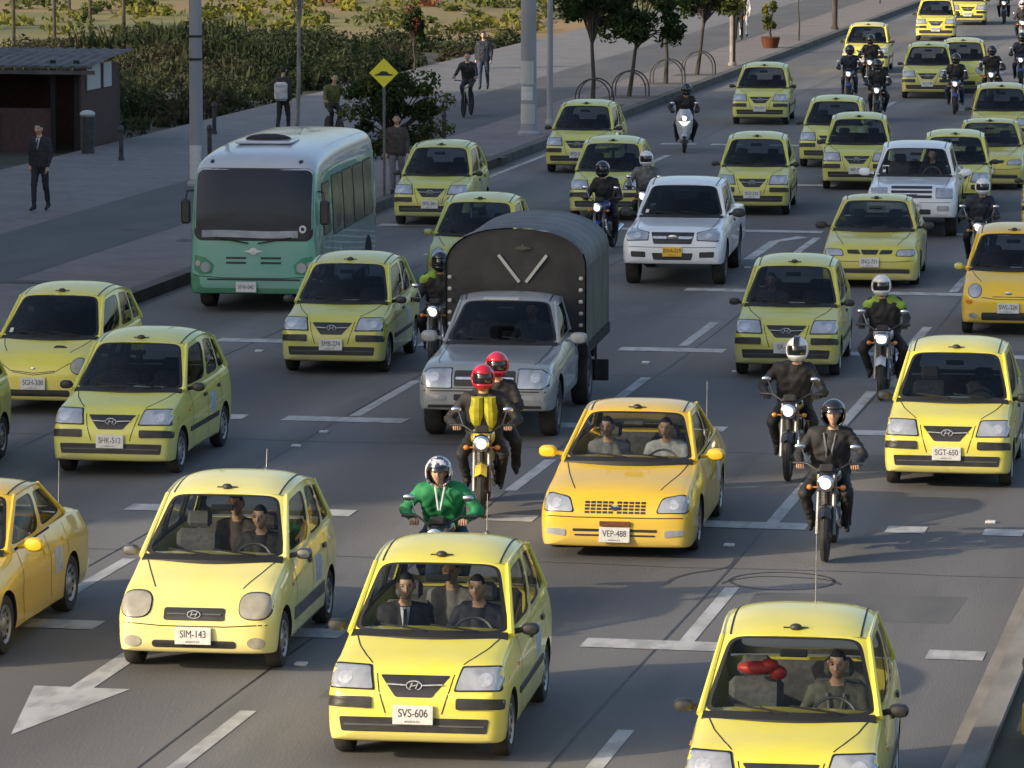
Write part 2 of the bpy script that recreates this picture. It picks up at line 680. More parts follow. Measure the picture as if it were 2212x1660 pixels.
def tub(spec):
    st = spec['st']
    ys = [s_[0] for s_ in st]
    fine = sorted(set(list(np.linspace(ys[0], ys[-1], spec.get('nst', 64))) + list(np.linspace(ys[0], ys[0] + .25, 14)) +
                      [q for a in spec['cab'] for q in (a, a + .004)]))
    cols = [pchip(ys, [s_[k] for s_ in st], np.array(fine)) for k in range(1, 6)]
    mb = MB()
    rows = []
    for i, y in enumerate(fine):
        half = section(*[float(c[i]) for c in cols])
        if spec['cab'][0] + .002 < y < spec['cab'][1] + .002:
            zt = half[26][1]
            half = half[:27] + [(x * .9, .42) for x, z in half[27:]]
        full = [(-x, y, z) for x, z in half[::-1][:-1]] + [(x, y, z) for x, z in half]
        full = full[:-1]
        rows.append(full)
    mb.grid(rows, 0, closed=True, cap0=True, cap1=True)
    o = mb.build('tmp', [M['lemon'], M['under']], fix=True)
    # cut the wheel arches
    for y in (-spec['wb'], spec['wb']):
        for s_ in (-1, 1):
            c = MB()
            R_ = spec['r'] * spec.get('archk', 1.17)
            c.lathe([(R_, s_ * (spec['hw'] - .26)), (R_, s_ * (spec['hw'] + .3))], 'x', (0, y, spec['r'] * 1.02), n=36)
            co_ = c.build('cut', [M['under']])
            bm_ = o.modifiers.new('b', 'BOOLEAN')
            bm_.object = co_
            bm_.operation = 'DIFFERENCE'
            bm_.solver = 'EXACT'
            dg = bpy.context.evaluated_depsgraph_get()
            me = bpy.data.meshes.new_from_object(o.evaluated_get(dg))
            o.modifiers.clear()
            o.data = me
            bpy.data.objects.remove(co_)
    me = o.data
    out = MB()
    vs = [v_.co.copy() for v_ in me.vertices]
    R2 = spec['r'] * spec.get('archk', 1.17)
    for p in me.polygons:
        c = p.center
        mi = 0
        for y in (-spec['wb'], spec['wb']):
            d = math.hypot(c.y - y, c.z - spec['r'] * 1.02)
            if d < R2 * 1.004 and abs(c.x) > spec['hw'] - .28:
                mi = 1
        if c.z < min(s_[1] for s_ in st[3:-3]) + .02 and abs(p.normal.z) > .6:
            mi = 1
        if spec['cab'][0] < c.y < spec['cab'][1] and c.z < .95 and p.normal.z > .2 and c.z > .3 and abs(c.x) < spec['hw'] * .9:
            mi = 1
        out.f.append(list(p.vertices))
        out.m.append(mi)
    out.v = [tuple(p) for p in vs]
    bpy.data.objects.remove(o)
    return out


def rf(u):
    return max(0.0, 1 - abs(u) ** 3) ** .7


def lerp(a, b, t):
    return a + (b - a) * t


class House:
    """greenhouse surfaces between belt line and roof edge"""

    def __init__(self, g):
        self.g = g

    def ws(self, s_, t):
        g = self.g
        bx, by, bz, bb = g['wsb']
        tx, ty, tz, tb = g['wst']
        q = 1 - s_ * s_
        B = Vector((bx * s_, by - bb * q, bz + g.get('bz2', .03) * q))
        T = Vector((tx * s_, ty - tb * q, tz + rf(s_) * g['h0']))
        p = B.lerp(T, t)
        k = math.sin(math.pi * t) * q
        return p + Vector((0, -.03 * k, .02 * k))

    def bot(self, s_):
        g = self.g
        a, b = Vector(g['wsb'][:3]), Vector(g['rb'])
        p = a.lerp(b, s_)
        p.x += g.get('bulge', .03) * math.sin(math.pi * s_)
        return p

    def top(self, s_):
        g = self.g
        a, b = Vector(g['wst'][:3]), Vector(g['rt'])
        p = a.lerp(b, s_)
        p.x += .02 * math.sin(math.pi * s_)
        p.z += g.get('arch', .02) * math.sin(math.pi * s_)
        return p

    def side(self, s_, t, sg=1):
        p = self.bot(s_).lerp(self.top(s_), t)
        p.x += .03 * math.sin(math.pi * t) * math.sin(math.pi * s_) ** .9 if 0 < s_ < 1 else 0
        p.x *= sg
        return p

    def rear(self, s_, t):
        B, T = self.bot(1), self.top(1)
        q = 1 - s_ * s_
        b = Vector((B.x * s_, B.y + .08 * q, B.z))
        tt = Vector((T.x * s_, T.y + .05 * q, T.z + rf(s_) * self.g['h0']))
        return b.lerp(tt, t)

    def roof(self, u, t):
        g = self.g
        e = self.top(t)
        q = 1 - u * u
        h = g['h0'] + (g['h1'] - g['h0']) * math.sin(math.pi * min(max(t, 0), 1)) ** .6
        y = e.y - g['wst'][3] * q * (1 - t) + .05 * q * t
        return Vector((e.x * u, y, e.z + rf(u) * h))


def window(mb, gl, P, s0, s1, t0, t1, ms, mt0, mt1, rad, seal=.012, mi=0, asp=1.0, taper=0.0, liner=None):
    """frame of body colour with a rounded opening, a rubber seal, and the pane in its own mesh"""
    N = 64

    def loop(k0, corner):
        a0, a1 = s0 + ms + k0, s1 - ms - k0
        b0, b1 = t0 + mt0 + k0 * asp, t1 - mt1 - k0 * asp
        out = []
        cx, cy, hx, hy = (a0 + a1) / 2, (b0 + b1) / 2, (a1 - a0) / 2, (b1 - b0) / 2
        for k in range(N):
            a = 2 * math.pi * (k + .5) / N
            c, s_ = math.cos(a), math.sin(a)
            m_ = max(abs(c), abs(s_))
            sx, sy = c / m_, s_ / m_          # on the unit square
            if corner:
                e = 2 / corner
                ex, ey = math.copysign(abs(c) ** e, c), math.copysign(abs(s_) ** e, s_)
                out.append((cx + hx * ex, cy + hy * ey))
            else:
                out.append((cx + hx * sx, cy + hy * sy))
        if taper:
            out = [(x * (1 - taper * y), y) for x, y in out]
        return out
    outer = []
    cx, cy, hx, hy = (s0 + s1) / 2, (t0 + t1) / 2, (s1 - s0) / 2, (t1 - t0) / 2
    for k in range(N):
        a = 2 * math.pi * (k + .5) / N
        c, s_ = math.cos(a), math.sin(a)
        m_ = max(abs(c), abs(s_))
        outer.append((cx + hx * c / m_, cy + hy * s_ / m_))
    # snap the four outer samples next to the corners onto them
    for c_ in ((s0, t0), (s1, t0), (s0, t1), (s1, t1)):
        i = min(range(N), key=lambda k: (outer[k][0] - c_[0]) ** 2 / hx ** 2 + (outer[k][1] - c_[1]) ** 2 / hy ** 2)
        outer[i] = c_
    inner = loop(0, rad)
    inner2 = loop(seal, rad)
    mid = [((a[0] + b[0]) / 2, (a[1] + b[1]) / 2) for a, b in zip(outer, inner)]
    mb.grid([[P(*q) for q in L_] for L_ in (outer, mid, inner)], mi, closed=True)
    if liner is not None:
        def inw(p):
            return p + (Vector((0, .35, 1.15)) - p).normalized() * .028
        liner.grid([[inw(P(*q)) for q in L_] for L_ in (outer, mid, inner)], 0, closed=True)
    rows = [[P(*q) for q in inner], [P(*q) for q in inner2]]
    mb.grid(rows, 2, closed=True)
    c = (sum(q[0] for q in inner2) / N, sum(q[1] for q in inner2) / N)
    rows = []
    for k in (1, .75, .5, .25):
        rows.append([P(c[0] + (q[0] - c[0]) * k, c[1] + (q[1] - c[1]) * k) for q in inner2])
    gl.grid(rows, 0, closed=True)
    gl.add(rows[-1] + [P(*c)], [(i, (i + 1) % N, N) for i in range(N)], 0)


def wheel(parent, x, y, r, wd, style=0):
    sg = 1 if x > 0 else -1
    e = bpy.data.objects.new('wheel', None)
    e.empty_display_size = .1
    COL.objects.link(e)
    e.parent = parent
    e.location = (x, y, r)
    t = MB()
    h = wd / 2
    t.lathe([(r * .66, -h * .8), (r * .8, -h), (r * .95, -h * .92), (r, -h * .6), (r, h * .6), (r * .95, h * .92), (r * .8, h), (r * .66, h * .8), (r * .66, -h * .8)], 'x', n=32)
    t.build('tyre', M['rubber'], e)
    m = MB()
    o_ = h * sg
    m.lathe([(r * .67, o_ * .7), (r * .63, o_ * .95), (r * .58, o_ * .75), (r * .3, o_ * .55), (r * .18, o_ * .8), (.0001, o_ * .85)], 'x', n=30, mi=0)
    for k in range(8 if style else 10):
        a = 2 * math.pi * k / (8 if style else 10)
        c = Vector((o_ * .74, r * .46 * math.cos(a), r * .46 * math.sin(a)))
        m.lathe([(r * .075, 0), (r * .07, o_ * .06)], 'x', c, n=8, mi=1)
    m.build('rim', [M['rim'] if not style else M['steel'], M['black']], e)
    return e


def H_emblem(mb, c, rx, rz, mi=0):
    """an oval ring round a leaning letter H"""
    c = Vector(c)
    pts = [c + Vector((rx * math.cos(a), 0, rz * math.sin(a))) for a in [2 * math.pi * k / 24 for k in range(25)]]
    mb.tube(pts, rz * .13, mi, 6)
    for s_ in (-1, 1):
        mb.tube([c + Vector((s_ * rx * .38 - rx * .16, 0, -rz * .62)), c + Vector((s_ * rx * .38 + rx * .16, 0, rz * .62))], rz * .14, mi, 6)
    mb.tube([c + Vector((-rx * .4, 0, -rz * .16)), c + Vector((rx * .4, 0, rz * .16))], rz * .12, mi, 6)


def mirrors(root, spec, m):
    mx, my, mz, k = spec['mir']
    k *= .82
    for s_ in (-1, 1):
        b = MB()
        b.tube([(s_ * (mx - .09), my + .04, mz - .03), (s_ * (mx + .02), my, mz)], .025, 0, 8)
        rows = []
        for j, (yy, kk) in enumerate(((-.05, .3), (-.04, .75), (-.01, .98), (.03, 1), (.055, .93))):
            rows.append([Vector((s_ * (mx + .07 * k) + u * kk * .095 * k, my + yy, mz + v_ * kk * .065 * k)) for u, v_ in ell(0, 0, 1, 1, 16, 2.6)])
        b.grid(rows, 0, closed=True, cap0=True, cap1=True)
        o = b.build('side_mirror', m, root)
    return o


def seats_etc(root, spec):
    y0 = spec['seat']
    zt = spec.get('seatz', 0)
    for s_ in (-1, 1):
        b = MB()
        mx = Matrix.Rotation(R(-14), 3, 'X')
        b.rbox((s_ * .33, y0, .80 + zt), (.44, .13, .62), .05, 0, mx)
        b.rbox((s_ * .33, y0 + .1, 1.19 + zt), (.24, .09, .16), .035, 0, mx)
        b.rbox((s_ * .33, y0 - .3, .52 + zt), (.46, .5, .14), .05)
        b.build('front_seat', M['seat'], root)
    if spec.get('rearseat'):
        b = MB()
        b.rbox((0, spec['rearseat'], .82 + zt), (1.12, .14, .5), .05)
        b.rbox((0, spec['rearseat'] - .3, .55 + zt), (1.12, .5, .14), .05)
        b.build('rear_seat', M['seat'], root)
    b = MB()
    wx, wy, wz, _ = spec['gh']['wsb']
    b.rbox((0, wy + .2, wz - .09), (wx * 1.75, .5, .14), .05)
    b.build('dashboard', M['dash'], root)
    H_ = House(spec['gh'])
    b = MB()
    b.grid([[H_.ws(-.97 + 1.94 * k / 24, t) + Vector((0, -dy, dz)) for k in range(25)] for t, dy, dz in ((.035, .008, .006), (.0, .02, .012), (-.05, .05, .012), (-.06, .05, -.03))], 0)
    b.build('cowl', M['seal'], root, fix=False)
    b = MB()
    c = Vector((.33, y0 - .58, .90 + zt))
    mx = Matrix.Rotation(R(62), 3, 'X')
    pts = [c + mx @ Vector((.18 * math.cos(a), .18 * math.sin(a), 0)) for a in [2 * math.pi * k / 24 for k in range(25)]]
    b.tube(pts, .013, 0, 6)
    for a in (0, 180, 270):
        b.tube([c, c + mx @ Vector((.18 * math.cos(R(a)), .18 * math.sin(R(a)), 0))], .014, 0, 6)
    b.ball(c, .05)
    b.build('steering_wheel', M['steel'], root)
    b = MB()
    b.rbox((.0, wy + .42, spec['gh']['wst'][2] - .09), (.22, .03, .06), .01)
    b.build('rear_view_mirror', M['black'], root)


def wipers(root, H):
    for a, b_ in ((-.62, -.02), (.02, .62)):
        m = MB()
        p = [H.ws(a + (b_ - a) * k / 6, .03 + .075 * (1 - k / 6)) + Vector((0, -.022, .012)) for k in range(7)]
        m.tube(p, .009, 0, 5)
        m.tube([p[-1] + Vector((.02, -.01, -.03)), p[3] + Vector((0, -.015, .015))], .008, 0, 5)
        m.build('wiper', M['seal'], root)


def make_car(spec, name):
    root = empty(name)
    T = tub(spec)
    skin = Skin(T.v, T.f, spec['st'][0][0], 10)
    H = House(spec['gh'])
    g = spec['gh']
    gm = M[spec.get('glass', 'glass')]
    wsg = MB()
    LN = MB()
    LN.grid([[H.roof(-.97 + 1.94 * i / 14, j / 8) + Vector((0, 0, -.03)) for i in range(15)] for j in range(9)], 0)
    window(T, wsg, H.ws, -1, 1, 0, 1, .014, .02, .022, spec.get('wsr', 10), .055, asp=.5, taper=.10, liner=LN)
    cabv0 = len(T.f)
    side_gl = []
    for sg in (-1, 1):
        for s0, s1, ms0, t0m, t1m in spec['wins']:
            gl = MB()
            window(T, gl, lambda a, b, sg=sg: H.side(a, b, sg), s0, s1, 0, 1, ms0, t0m, t1m, 7, .008, asp=2.0, liner=LN)
            side_gl.append(gl)
    rgl = MB()
    window(T, rgl, H.rear, -1, 1, 0, 1, .1, .12, .1, 6, .015, asp=.6, liner=LN)
    T.grid([[H.roof(-1 + 2 * i / 28, j / 18) for i in range(29)] for j in range(19)], 0)
    # rounded pillars and drip rails
    for sg in (-1, 1):
        T.tube([H.side(0, t, sg) for t in (0, .33, .66, 1)], [.035, .03, .026, .022], 0, 8)
        T.tube([H.side(1, t, sg) for t in (0, .33, .66, 1)], [.03, .028, .026, .025], 0, 10)
        T.tube([Vector((sg * (H.top(k / 8).x), H.top(k / 8).y, H.top(k / 8).z)) for k in range(9)], .018, 0, 6)
        a = [H.roof(sg * .90, k / 14) + Vector((0, 0, .004)) for k in range(15)]
        b = [H.roof(sg * .875, k / 14) + Vector((0, 0, .004)) for k in range(15)]
        T.grid([a, b], 2)
    # panel gaps
    for line in spec.get('gaps_top', []):
        for sg in (-1, 1):
            skin.ribbon(T, 'top', [(sg * p[0], p[1]) for p in line], .011, .0025, 2)
    for line in spec.get('gaps_front', []):
        skin.ribbon(T, 'front', line, .010, .003, 2)
    for ax in ('right', 'left'):
        for line in spec.get('gaps_side', []):
            skin.ribbon(T, ax, line, .010, .0025, 2)
    body = T.build('body', [M['lemon'], M['under'], M['seal']], root, sharp=42, fix=False)
    bm = bmesh.new()
    bm.from_mesh(body.data)
    bmesh.ops.remove_doubles(bm, verts=bm.verts, dist=4e-4)
    bm.to_mesh(body.data)
    bm.free()
    body.data.set_sharp_from_angle(angle=R(42))
    LN.build('headliner', M['seat'], root, fix=False)
    wsg.build('windshield', gm, root)
    for gl in side_gl:
        gl.build('side_window', gm, root)
    rgl.build('rear_window', gm, root)
    # trim shared by the kinds
    for it in spec['parts']:
        nm, ax, outline, th, mt = it[:5]
        sides = (1, -1) if (len(it) > 5 and it[5]) else (1,)
        for sg in sides:
            b = MB()
            skin.patch(b, ax, [(p[0] * sg, p[1]) for p in outline] if sg < 0 and ax in ('front', 'top') else outline, th)
            if b.f:
                o = b.build(nm, M[mt], root, sharp=50)
                if nm == 'headlight':
                    for (cx, cz, rr) in spec.get('bulbs', []):
                        q = MB()
                        skin.patch(q, 'front', ell(sg * cx, cz, rr, rr, 14), th + .005, rings=(1, .6, .3))
                        if q.f:
                            q.build('bulb', M['chrome'], o)
    for ax in ('right', 'left'):
        for nm, outline, th, mt in spec.get('side_parts', []):
            b = MB()
            skin.patch(b, ax, outline, th)
            if b.f:
                b.build(nm, M[mt], root, sharp=50)
    if spec.get('emblem'):
        x, z, rx, rz, bar = spec['emblem']
        p, _ = skin.hit('front', x, z)
        z = p.z
        q = MB()
        H_emblem(q, (x, p.y - .03, z), rx, rz)
        if bar:
            for s_ in (-1, 1):
                q.tube([(s_ * rx * 1.1, p.y - .026, z + .002), (s_ * bar, p.y - .016, z + .008)], .007, 0, 6)
        q.build('emblem', M['chromesoft'], root)
    elif spec.get('badge'):
        x, z, rx, rz = spec['badge']
        p, _ = skin.hit('front', x, z)
        z = p.z
        q = MB()
        q.grid([[Vector((x + a * k, p.y - .02 - .012 * (1 - k), z + b)) for a, b in [(u * (1 if k > .9 else k), v_ * (1 if k > .9 else k)) for u, v_ in ell(0, 0, rx, rz, 20)]] for k in (1, .5)], 0, closed=True, cap1=True)
        q.build('badge', M['chrome'], root)
    px, pz, pw, ph = spec['plate']
    p, _ = skin.hit('front', px, pz)
    q = MB()
    q.rbox((0, 0, 0), (pw, .012, ph), .004)
    po = q.build('license_plate', [M['plate']], root)
    po.location = (px, p.y - .03, p.z)
    po.rotation_euler = (R(-6), 0, 0)
    mirrors(root, spec, M[spec.get('mirm', 'black')])
    wipers(root, H)
    q = MB()
    q.grid([[H.ws(s0, t) + Vector((0, -.006, .004)) for s0 in (-.86, -.82, -.78)] for t in (.10, .15, .20)], 0)
    q.build('windshield_sticker', M['plate'], root, fix=False)
    seats_etc(root, spec)
    x = spec['hw'] - spec['ww'] / 2 - .015
    for sy in (-1, 1):
        for sx in (-1, 1):
            wheel(root, sx * x, sy * spec['wb'], spec['r'], spec['ww'], spec.get('wstyle', 0))
    if spec.get('roofnub'):
        q = MB()
        rp = H.roof(0, .06)
        q.ball(rp + Vector((0, 0, .015)), (.05, .04, .03), 0, 12, 8)
        q.tube([rp + Vector((-.1, .01, .01)), rp + Vector((.1, .01, .01))], [.006, .006], 0, 6)
        q.build('roof_marker', M[spec['roofnub']], root)
    return root


G_HATCH = dict(wsb=(.70, -.80, .965, .17), wst=(.585, -.16, 1.475, .09), rb=(.69, 1.60, 1.0), rt=(.555, 1.42, 1.405), h0=.03, h1=.095, bulge=.035, arch=.075)
ST_HATCH = [(-1.80, .30, .58, .48, .50, .44), (-1.785, .24, .625, .62, .56, .58), (-1.75, .21, .675, .70, .61, .665), (-1.69, .195, .74, .735, .67, .70),
            (-1.61, .19, .80, .755, .735, .72), (-1.50, .19, .855, .765, .785, .725), (-1.2, .20, .925, .77, .84, .72), (-.95, .2, .98, .772, .895, .72),
            (-.80, .2, 1.0, .775, .93, .72), (.2, .2, 1.0, .775, .965, .725), (1.2, .2, 1.0, .772, .985, .72), (1.58, .24, 1.0, .76, .985, .71),
            (1.70, .27, .97, .73, .95, .68), (1.76, .36, .88, .62, .85, .58)]
HATCH = dict(st=ST_HATCH, cab=(-.62, 1.5), wb=1.19, r=.27, ww=.16, hw=.773, gh=G_HATCH, glass='glass',
             wins=[(0, .43, .035, .08, .11), (.43, .76, .02, .08, .11), (.76, 1, .02, .10, .12)], mir=(.79, -.66, 1.0, 1.0), seat=.02, rearseat=1.0,
             gaps_top=[[(.63, -.88), (.56, -1.15), (.46, -1.40), (.39, -1.53)]],
             gaps_front=[[(.33, .80), (.30, .66), (.24, .46)], [(-.33, .80), (-.30, .66), (-.24, .46)]],
             gaps_side=[[(-.62, .94), (-.66, .5), (-.6, .24)], [(.22, .94), (.22, .3)], [(.98, .95), (1.0, .6)], [(-.6, .24), (.7, .24)]],
             parts=[('headlight_housing', 'front', chaikin([(.385, .875), (.335, .655), (.735, .665), (.76, .78), (.71, .89)], 1), .009, 'seal', 1),
                    ('headlight', 'front', chaikin([(.40, .862), (.352, .668), (.722, .678), (.745, .775), (.70, .876)], 1), .019, 'lens', 1),
                    ('headlight_reflector', 'front', ell(.60, .765, .064, .06, 20), .023, 'chromesoft', 1),
                    ('grille', 'front', chaikin([(-.30, .79), (-.155, .60), (.155, .60), (.30, .79)], 1), .006, 'black'),
                    ('bumper_strip', 'front', chaikin([(.36, .60), (.36, .50), (.755, .51), (.76, .60)], 1), .018, 'black', 1),
                    ('air_intake', 'front', chaikin([(-.64, .425), (-.62, .30), (.62, .30), (.64, .425)], 1), .005, 'black'),
                    ('intake_bar', 'front', rrect(-.60, .60, .352, .366, .006), .012, 'bollardgrey')],
             side_parts=[('rub_strip', [(-.78, .46), (.80, .46), (.80, .52), (-.78, .52)], .012, 'black'),
                         ('door_handle', [(.02, .80), (.14, .80), (.14, .84), (.02, .84)], .02, 'black'),
                         ('door_handle', [(.80, .82), (.92, .82), (.92, .86), (.80, .86)], .02, 'black'),
                         ('door_sticker', [(.36, .55), (.66, .55), (.66, .80), (.36, .80)], .003, 'sticker'),
                         ('side_indicator', [(-.86, .72), (-.80, .72), (-.80, .75), (-.86, .75)], .01, 'amber')],
             emblem=(0, .705, .066, .040, .24), plate=(0, .455, .345, .165), roofnub='black')

ST_OLD = [(-1.76, .31, .48, .46, .46, .42), (-1.745, .25, .54, .60, .52, .57), (-1.70, .21, .61, .69, .57, .65), (-1.64, .20, .68, .73, .635, .69),
          (-1.55, .19, .755, .755, .70, .71), (-1.40, .19, .83, .765, .76, .715), (-1.15, .2, .91, .77, .82, .72), (-.95, .2, .975, .772, .885, .72),
          (-.80, .2, 1.0, .775, .93, .72), (.2, .2, 1.0, .775, .965, .725), (1.2, .2, 1.0, .772, .985, .72), (1.52, .24, 1.0, .76, .985, .71),
          (1.66, .27, .97, .73, .95, .68), (1.72, .36, .88, .62, .85, .58)]
OLD = dict(HATCH)
OLD.update(st=ST_OLD, mirm='steel', gaps_top=[[(.63, -.88), (.54, -1.15), (.46, -1.38), (.42, -1.48)]],
           gaps_front=[[(-.74, .50), (-.30, .47), (.30, .47), (.74, .50)]], plate=(0, .385, .345, .165), emblem=(0, .587, .062, .036, .0),
           parts=[('headlight_housing', 'front', [(x, z) for x, z in ell(.57, .675, .158, .138, 24, 2.7)], .003, 'seal', 1),
                  ('headlight', 'front', [(x, z) for x, z in ell(.57, .675, .147, .127, 24, 2.7)], .022, 'lens_old', 1),
                  ('grille', 'front', rrect(-.29, .29, .525, .648, .025), .010, 'black'),
                  ('grille_bar', 'front', rrect(-.26, -.08, .580, .594, .004), .020, 'bollardgrey', 1),
                  ('air_intake', 'front', rrect(-.40, .40, .265, .335, .032), .006, 'black'),
                  ('fog_lamp', 'front', ell(.59, .32, .085, .055, 16), .010, 'lens_old', 1)],
           side_parts=[s_ for s_ in HATCH['side_parts'] if s_[0] != 'rub_strip'] + [('rub_strip', [(-.78, .38), (.80, .38), (.80, .50), (-.78, .50)], .01, 'steel')])

# low saloon with a three-box shape
G_SED = dict(wsb=(.735, -.80, .92, .17), wst=(.59, -.02, 1.36, .09), rb=(.69, 1.42, .98), rt=(.56, .92, 1.345), h0=.025, h1=.07, bulge=.04, arch=.03)
ST_SED = [(-2.10, .24, .50, .52, .44, .48), (-2.08, .165, .56, .68, .51, .64), (-2.04, .14, .61, .77, .565, .73), (-1.97, .13, .67, .81, .62, .765),
          (-1.85, .13, .735, .835, .68, .78), (-1.65, .14, .79, .845, .725, .785), (-1.2, .15, .86, .85, .79, .78), (-.92, .16, .92, .85, .86, .775),
          (-.75, .17, .95, .85, .90, .765), (.2, .17, .96, .85, .93, .765), (1.2, .17, .98, .845, .95, .755), (1.6, .2, .985, .83, .93, .73),
          (1.95, .24, .97, .81, .90, .72), (2.06, .27, .90, .76, .83, .69), (2.10, .36, .78, .64, .74, .6)]
slats = [('grille_slot', 'front', rrect(x0, x0 + .052, z, z + .026, .004), .004, 'black', 1) for x0 in (.02, .085, .15, .215, .28) for z in (.515, .552, .589, .626)]
SEDAN = dict(st=ST_SED, cab=(-.62, 1.25), wb=1.20, r=.29, ww=.18, hw=.848, gh=G_SED, glass='glass', archk=1.12,
             wins=[(0, .5, .035, .08, .11), (.5, 1, .03, .10, .13)], mir=(.87, -.58, .97, 1.3), mirm='orange', seat=.15, rearseat=1.0, seatz=-.08,
             gaps_top=[[(.68, -.88), (.60, -1.3), (.52, -1.65), (.47, -1.82)]],
             gaps_front=[[(-.78, .48), (-.40, .47), (.40, .47), (.78, .48)]],
             gaps_side=[[(-.60, .90), (-.66, .5), (-.6, .2)], [(.36, .92), (.36, .3)], [(1.06, .93), (1.02, .62)], [(-.6, .2), (.75, .2)]],
             parts=[('headlight_housing', 'front', chaikin([(.44, .52), (.50, .70), (.74, .755), (.81, .69), (.79, .53)], 2), .003, 'seal', 1),
                    ('headlight', 'front', chaikin([(.455, .53), (.512, .69), (.73, .742), (.797, .68), (.777, .54)], 2), .016, 'lens', 1),
                    ('headlight_reflector', 'front', ell(.64, .63, .055, .06, 18), .021, 'chromesoft', 1)] + slats +
                   [('air_intake', 'front', rrect(-.46, .46, .315, .345, .01), .005, 'black'),
                    ('air_intake', 'front', rrect(-.44, .44, .265, .285, .007), .005, 'black'),
                    ('plate_strip', 'front', rrect(-.165, .165, .375, .43, .005), .03, 'rust'),
                    ('fog_lamp', 'front', chaikin([(.54, .26), (.54, .335), (.74, .35), (.76, .29)], 1), .010, 'lens', 1)],
             side_parts=[('door_handle', [(.16, .76), (.3, .76), (.3, .80), (.16, .80)], .02, 'orange'),
                         ('door_handle', [(.86, .78), (1.0, .78), (1.0, .82), (.86, .82)], .02, 'orange'),
                         ('door_sticker', [(.50, .50), (.80, .50), (.80, .75), (.50, .75)], .003, 'sticker')],
             badge=(0, .583, .05, .035), plate=(0, .285, .335, .165), roofnub='black')

SPLIT = dict(SEDAN)   # saloon with a three-piece grille
SPLIT.update(mirm='black', gaps_front=[[(-.80, .50), (-.40, .47), (.40, .47), (.80, .50)], [(-.70, .35), (.70, .35)]],
             parts=[('headlight_housing', 'front', chaikin([(.44, .57), (.48, .70), (.76, .72), (.80, .64), (.74, .57)], 2), .003, 'seal', 1),
                    ('headlight', 'front', chaikin([(.455, .58), (.49, .69), (.75, .71), (.785, .64), (.73, .58)], 2), .016, 'lens', 1),
                    ('grille_slot', 'front', chaikin([(-.12, .60), (-.16, .69), (.16, .69), (.12, .60)], 1), .006, 'black'),
                    ('grille_slot', 'front', chaikin([(.155, .605), (.20, .69), (.40, .69), (.38, .615)], 1), .006, 'black', 1),
                    ('air_intake', 'front', rrect(-.70, .70, .27, .34, .03), .006, 'black')],
             badge=(0, .64, .001, .001), plate=(0, .46, .335, .165))

# tiny round-eyed hatch
ST_TINY = [(-1.74, .31, .56, .46, .50, .42), (-1.725, .25, .63, .60, .57, .57), (-1.68, .21, .70, .68, .63, .65), (-1.60, .20, .77, .72, .70, .68),
           (-1.48, .19, .84, .745, .76, .70), (-1.2, .2, .915, .755, .83, .71), (-1.0, .2, .965, .76, .88, .71), (-.85, .2, 1.0, .765, .93, .715),
           (.2, .2, 1.0, .765, .96, .715), (1.2, .2, 1.0, .76, .98, .71), (1.5, .24, 1.0, .75, .98, .70), (1.64, .27, .97, .72, .95, .67), (1.70, .36, .88, .62, .85, .58)]
TINY = dict(HATCH)
TINY.update(st=ST_TINY, hw=.763, gaps_front=[[(-.42, .62), (-.2, .59), (.2, .59), (.42, .62)], [(-.25, .63), (.25, .63)]],
            gaps_top=[[(.62, -.9), (.54, -1.2), (.44, -1.45)]],
            parts=[('headlight_housing', 'front', ell(.53, .73, .112, .125, 24), .003, 'bollardgrey', 1),
                   ('headlight', 'front', ell(.53, .73, .10, .112, 24), .018, 'lens', 1),
                   ('indicator', 'front', ell(.62, .55, .055, .035, 14), .012, 'amber', 1),
                   ('air_intake', 'front', rrect(-.42, .42, .26, .38, .03), .006, 'black'),
                   ('fog_lamp', 'front', ell(.55, .33, .07, .04, 14), .012, 'lens', 1)],
            emblem=None, badge=(0, .69, .06, .022), plate=(0, .455, .345, .165))

# older small taxi with a smile-shaped bonnet gap
SMILE = dict(TINY)
SMILE.update(mirm='yellow', gaps_front=[[(-.50, .74), (-.32, .62), (0, .585), (.32, .62), (.50, .74)], [(-.30, .60), (0, .56), (.30, .60)]],
             parts=[('headlight_housing', 'front', ell(.61, .70, .11, .125, 24), .003, 'seal', 1),
                    ('headlight', 'front', ell(.61, .70, .098, .112, 24), .018, 'lens_old', 1),
                    ('air_intake', 'front', rrect(-.50, .50, .27, .36, .035), .006, 'black'),
                    ('bonnet_scoop', 'top', [(.18, -1.32), (.36, -1.30), (.30, -1.25), (.20, -1.25)], .012, 'black')],
             glass='glass_dark', badge=(0, .655, .03, .012), plate=(0, .445, .345, .165))

# double-cab pickup
G_PU = dict(wsb=(.765, -.62, 1.10, .14), wst=(.64, .02, 1.60, .08), rb=(.755, 1.55, 1.15), rt=(.64, 1.40, 1.62), h0=.025, h1=.075, bulge=.025, arch=.03)
ST_PU = [(-2.36, .50, .70, .62, .60, .58), (-2.345, .44, .78, .76, .68, .72), (-2.30, .41, .86, .83, .78, .78), (-2.22, .40, .94, .865, .86, .81),
         (-2.08, .40, 1.005, .885, .93, .825), (-1.7, .40, 1.05, .895, .97, .83), (-1.2, .40, 1.08, .895, 1.0, .82), (-.8, .40, 1.10, .89, 1.04, .81),
         (-.6, .40, 1.12, .89, 1.08, .80), (.5, .40, 1.14, .89, 1.11, .80), (1.5, .40, 1.14, .89, 1.12, .80), (1.62, .40, 1.12, .89, 1.10, .83),
         (2.0, .42, 1.10, .895, 1.06, .86), (2.60, .45, 1.10, .895, 1.06, .86), (2.68, .48, 1.04, .87, 1.0, .83), (2.70, .6, .95, .82, .9, .78)]
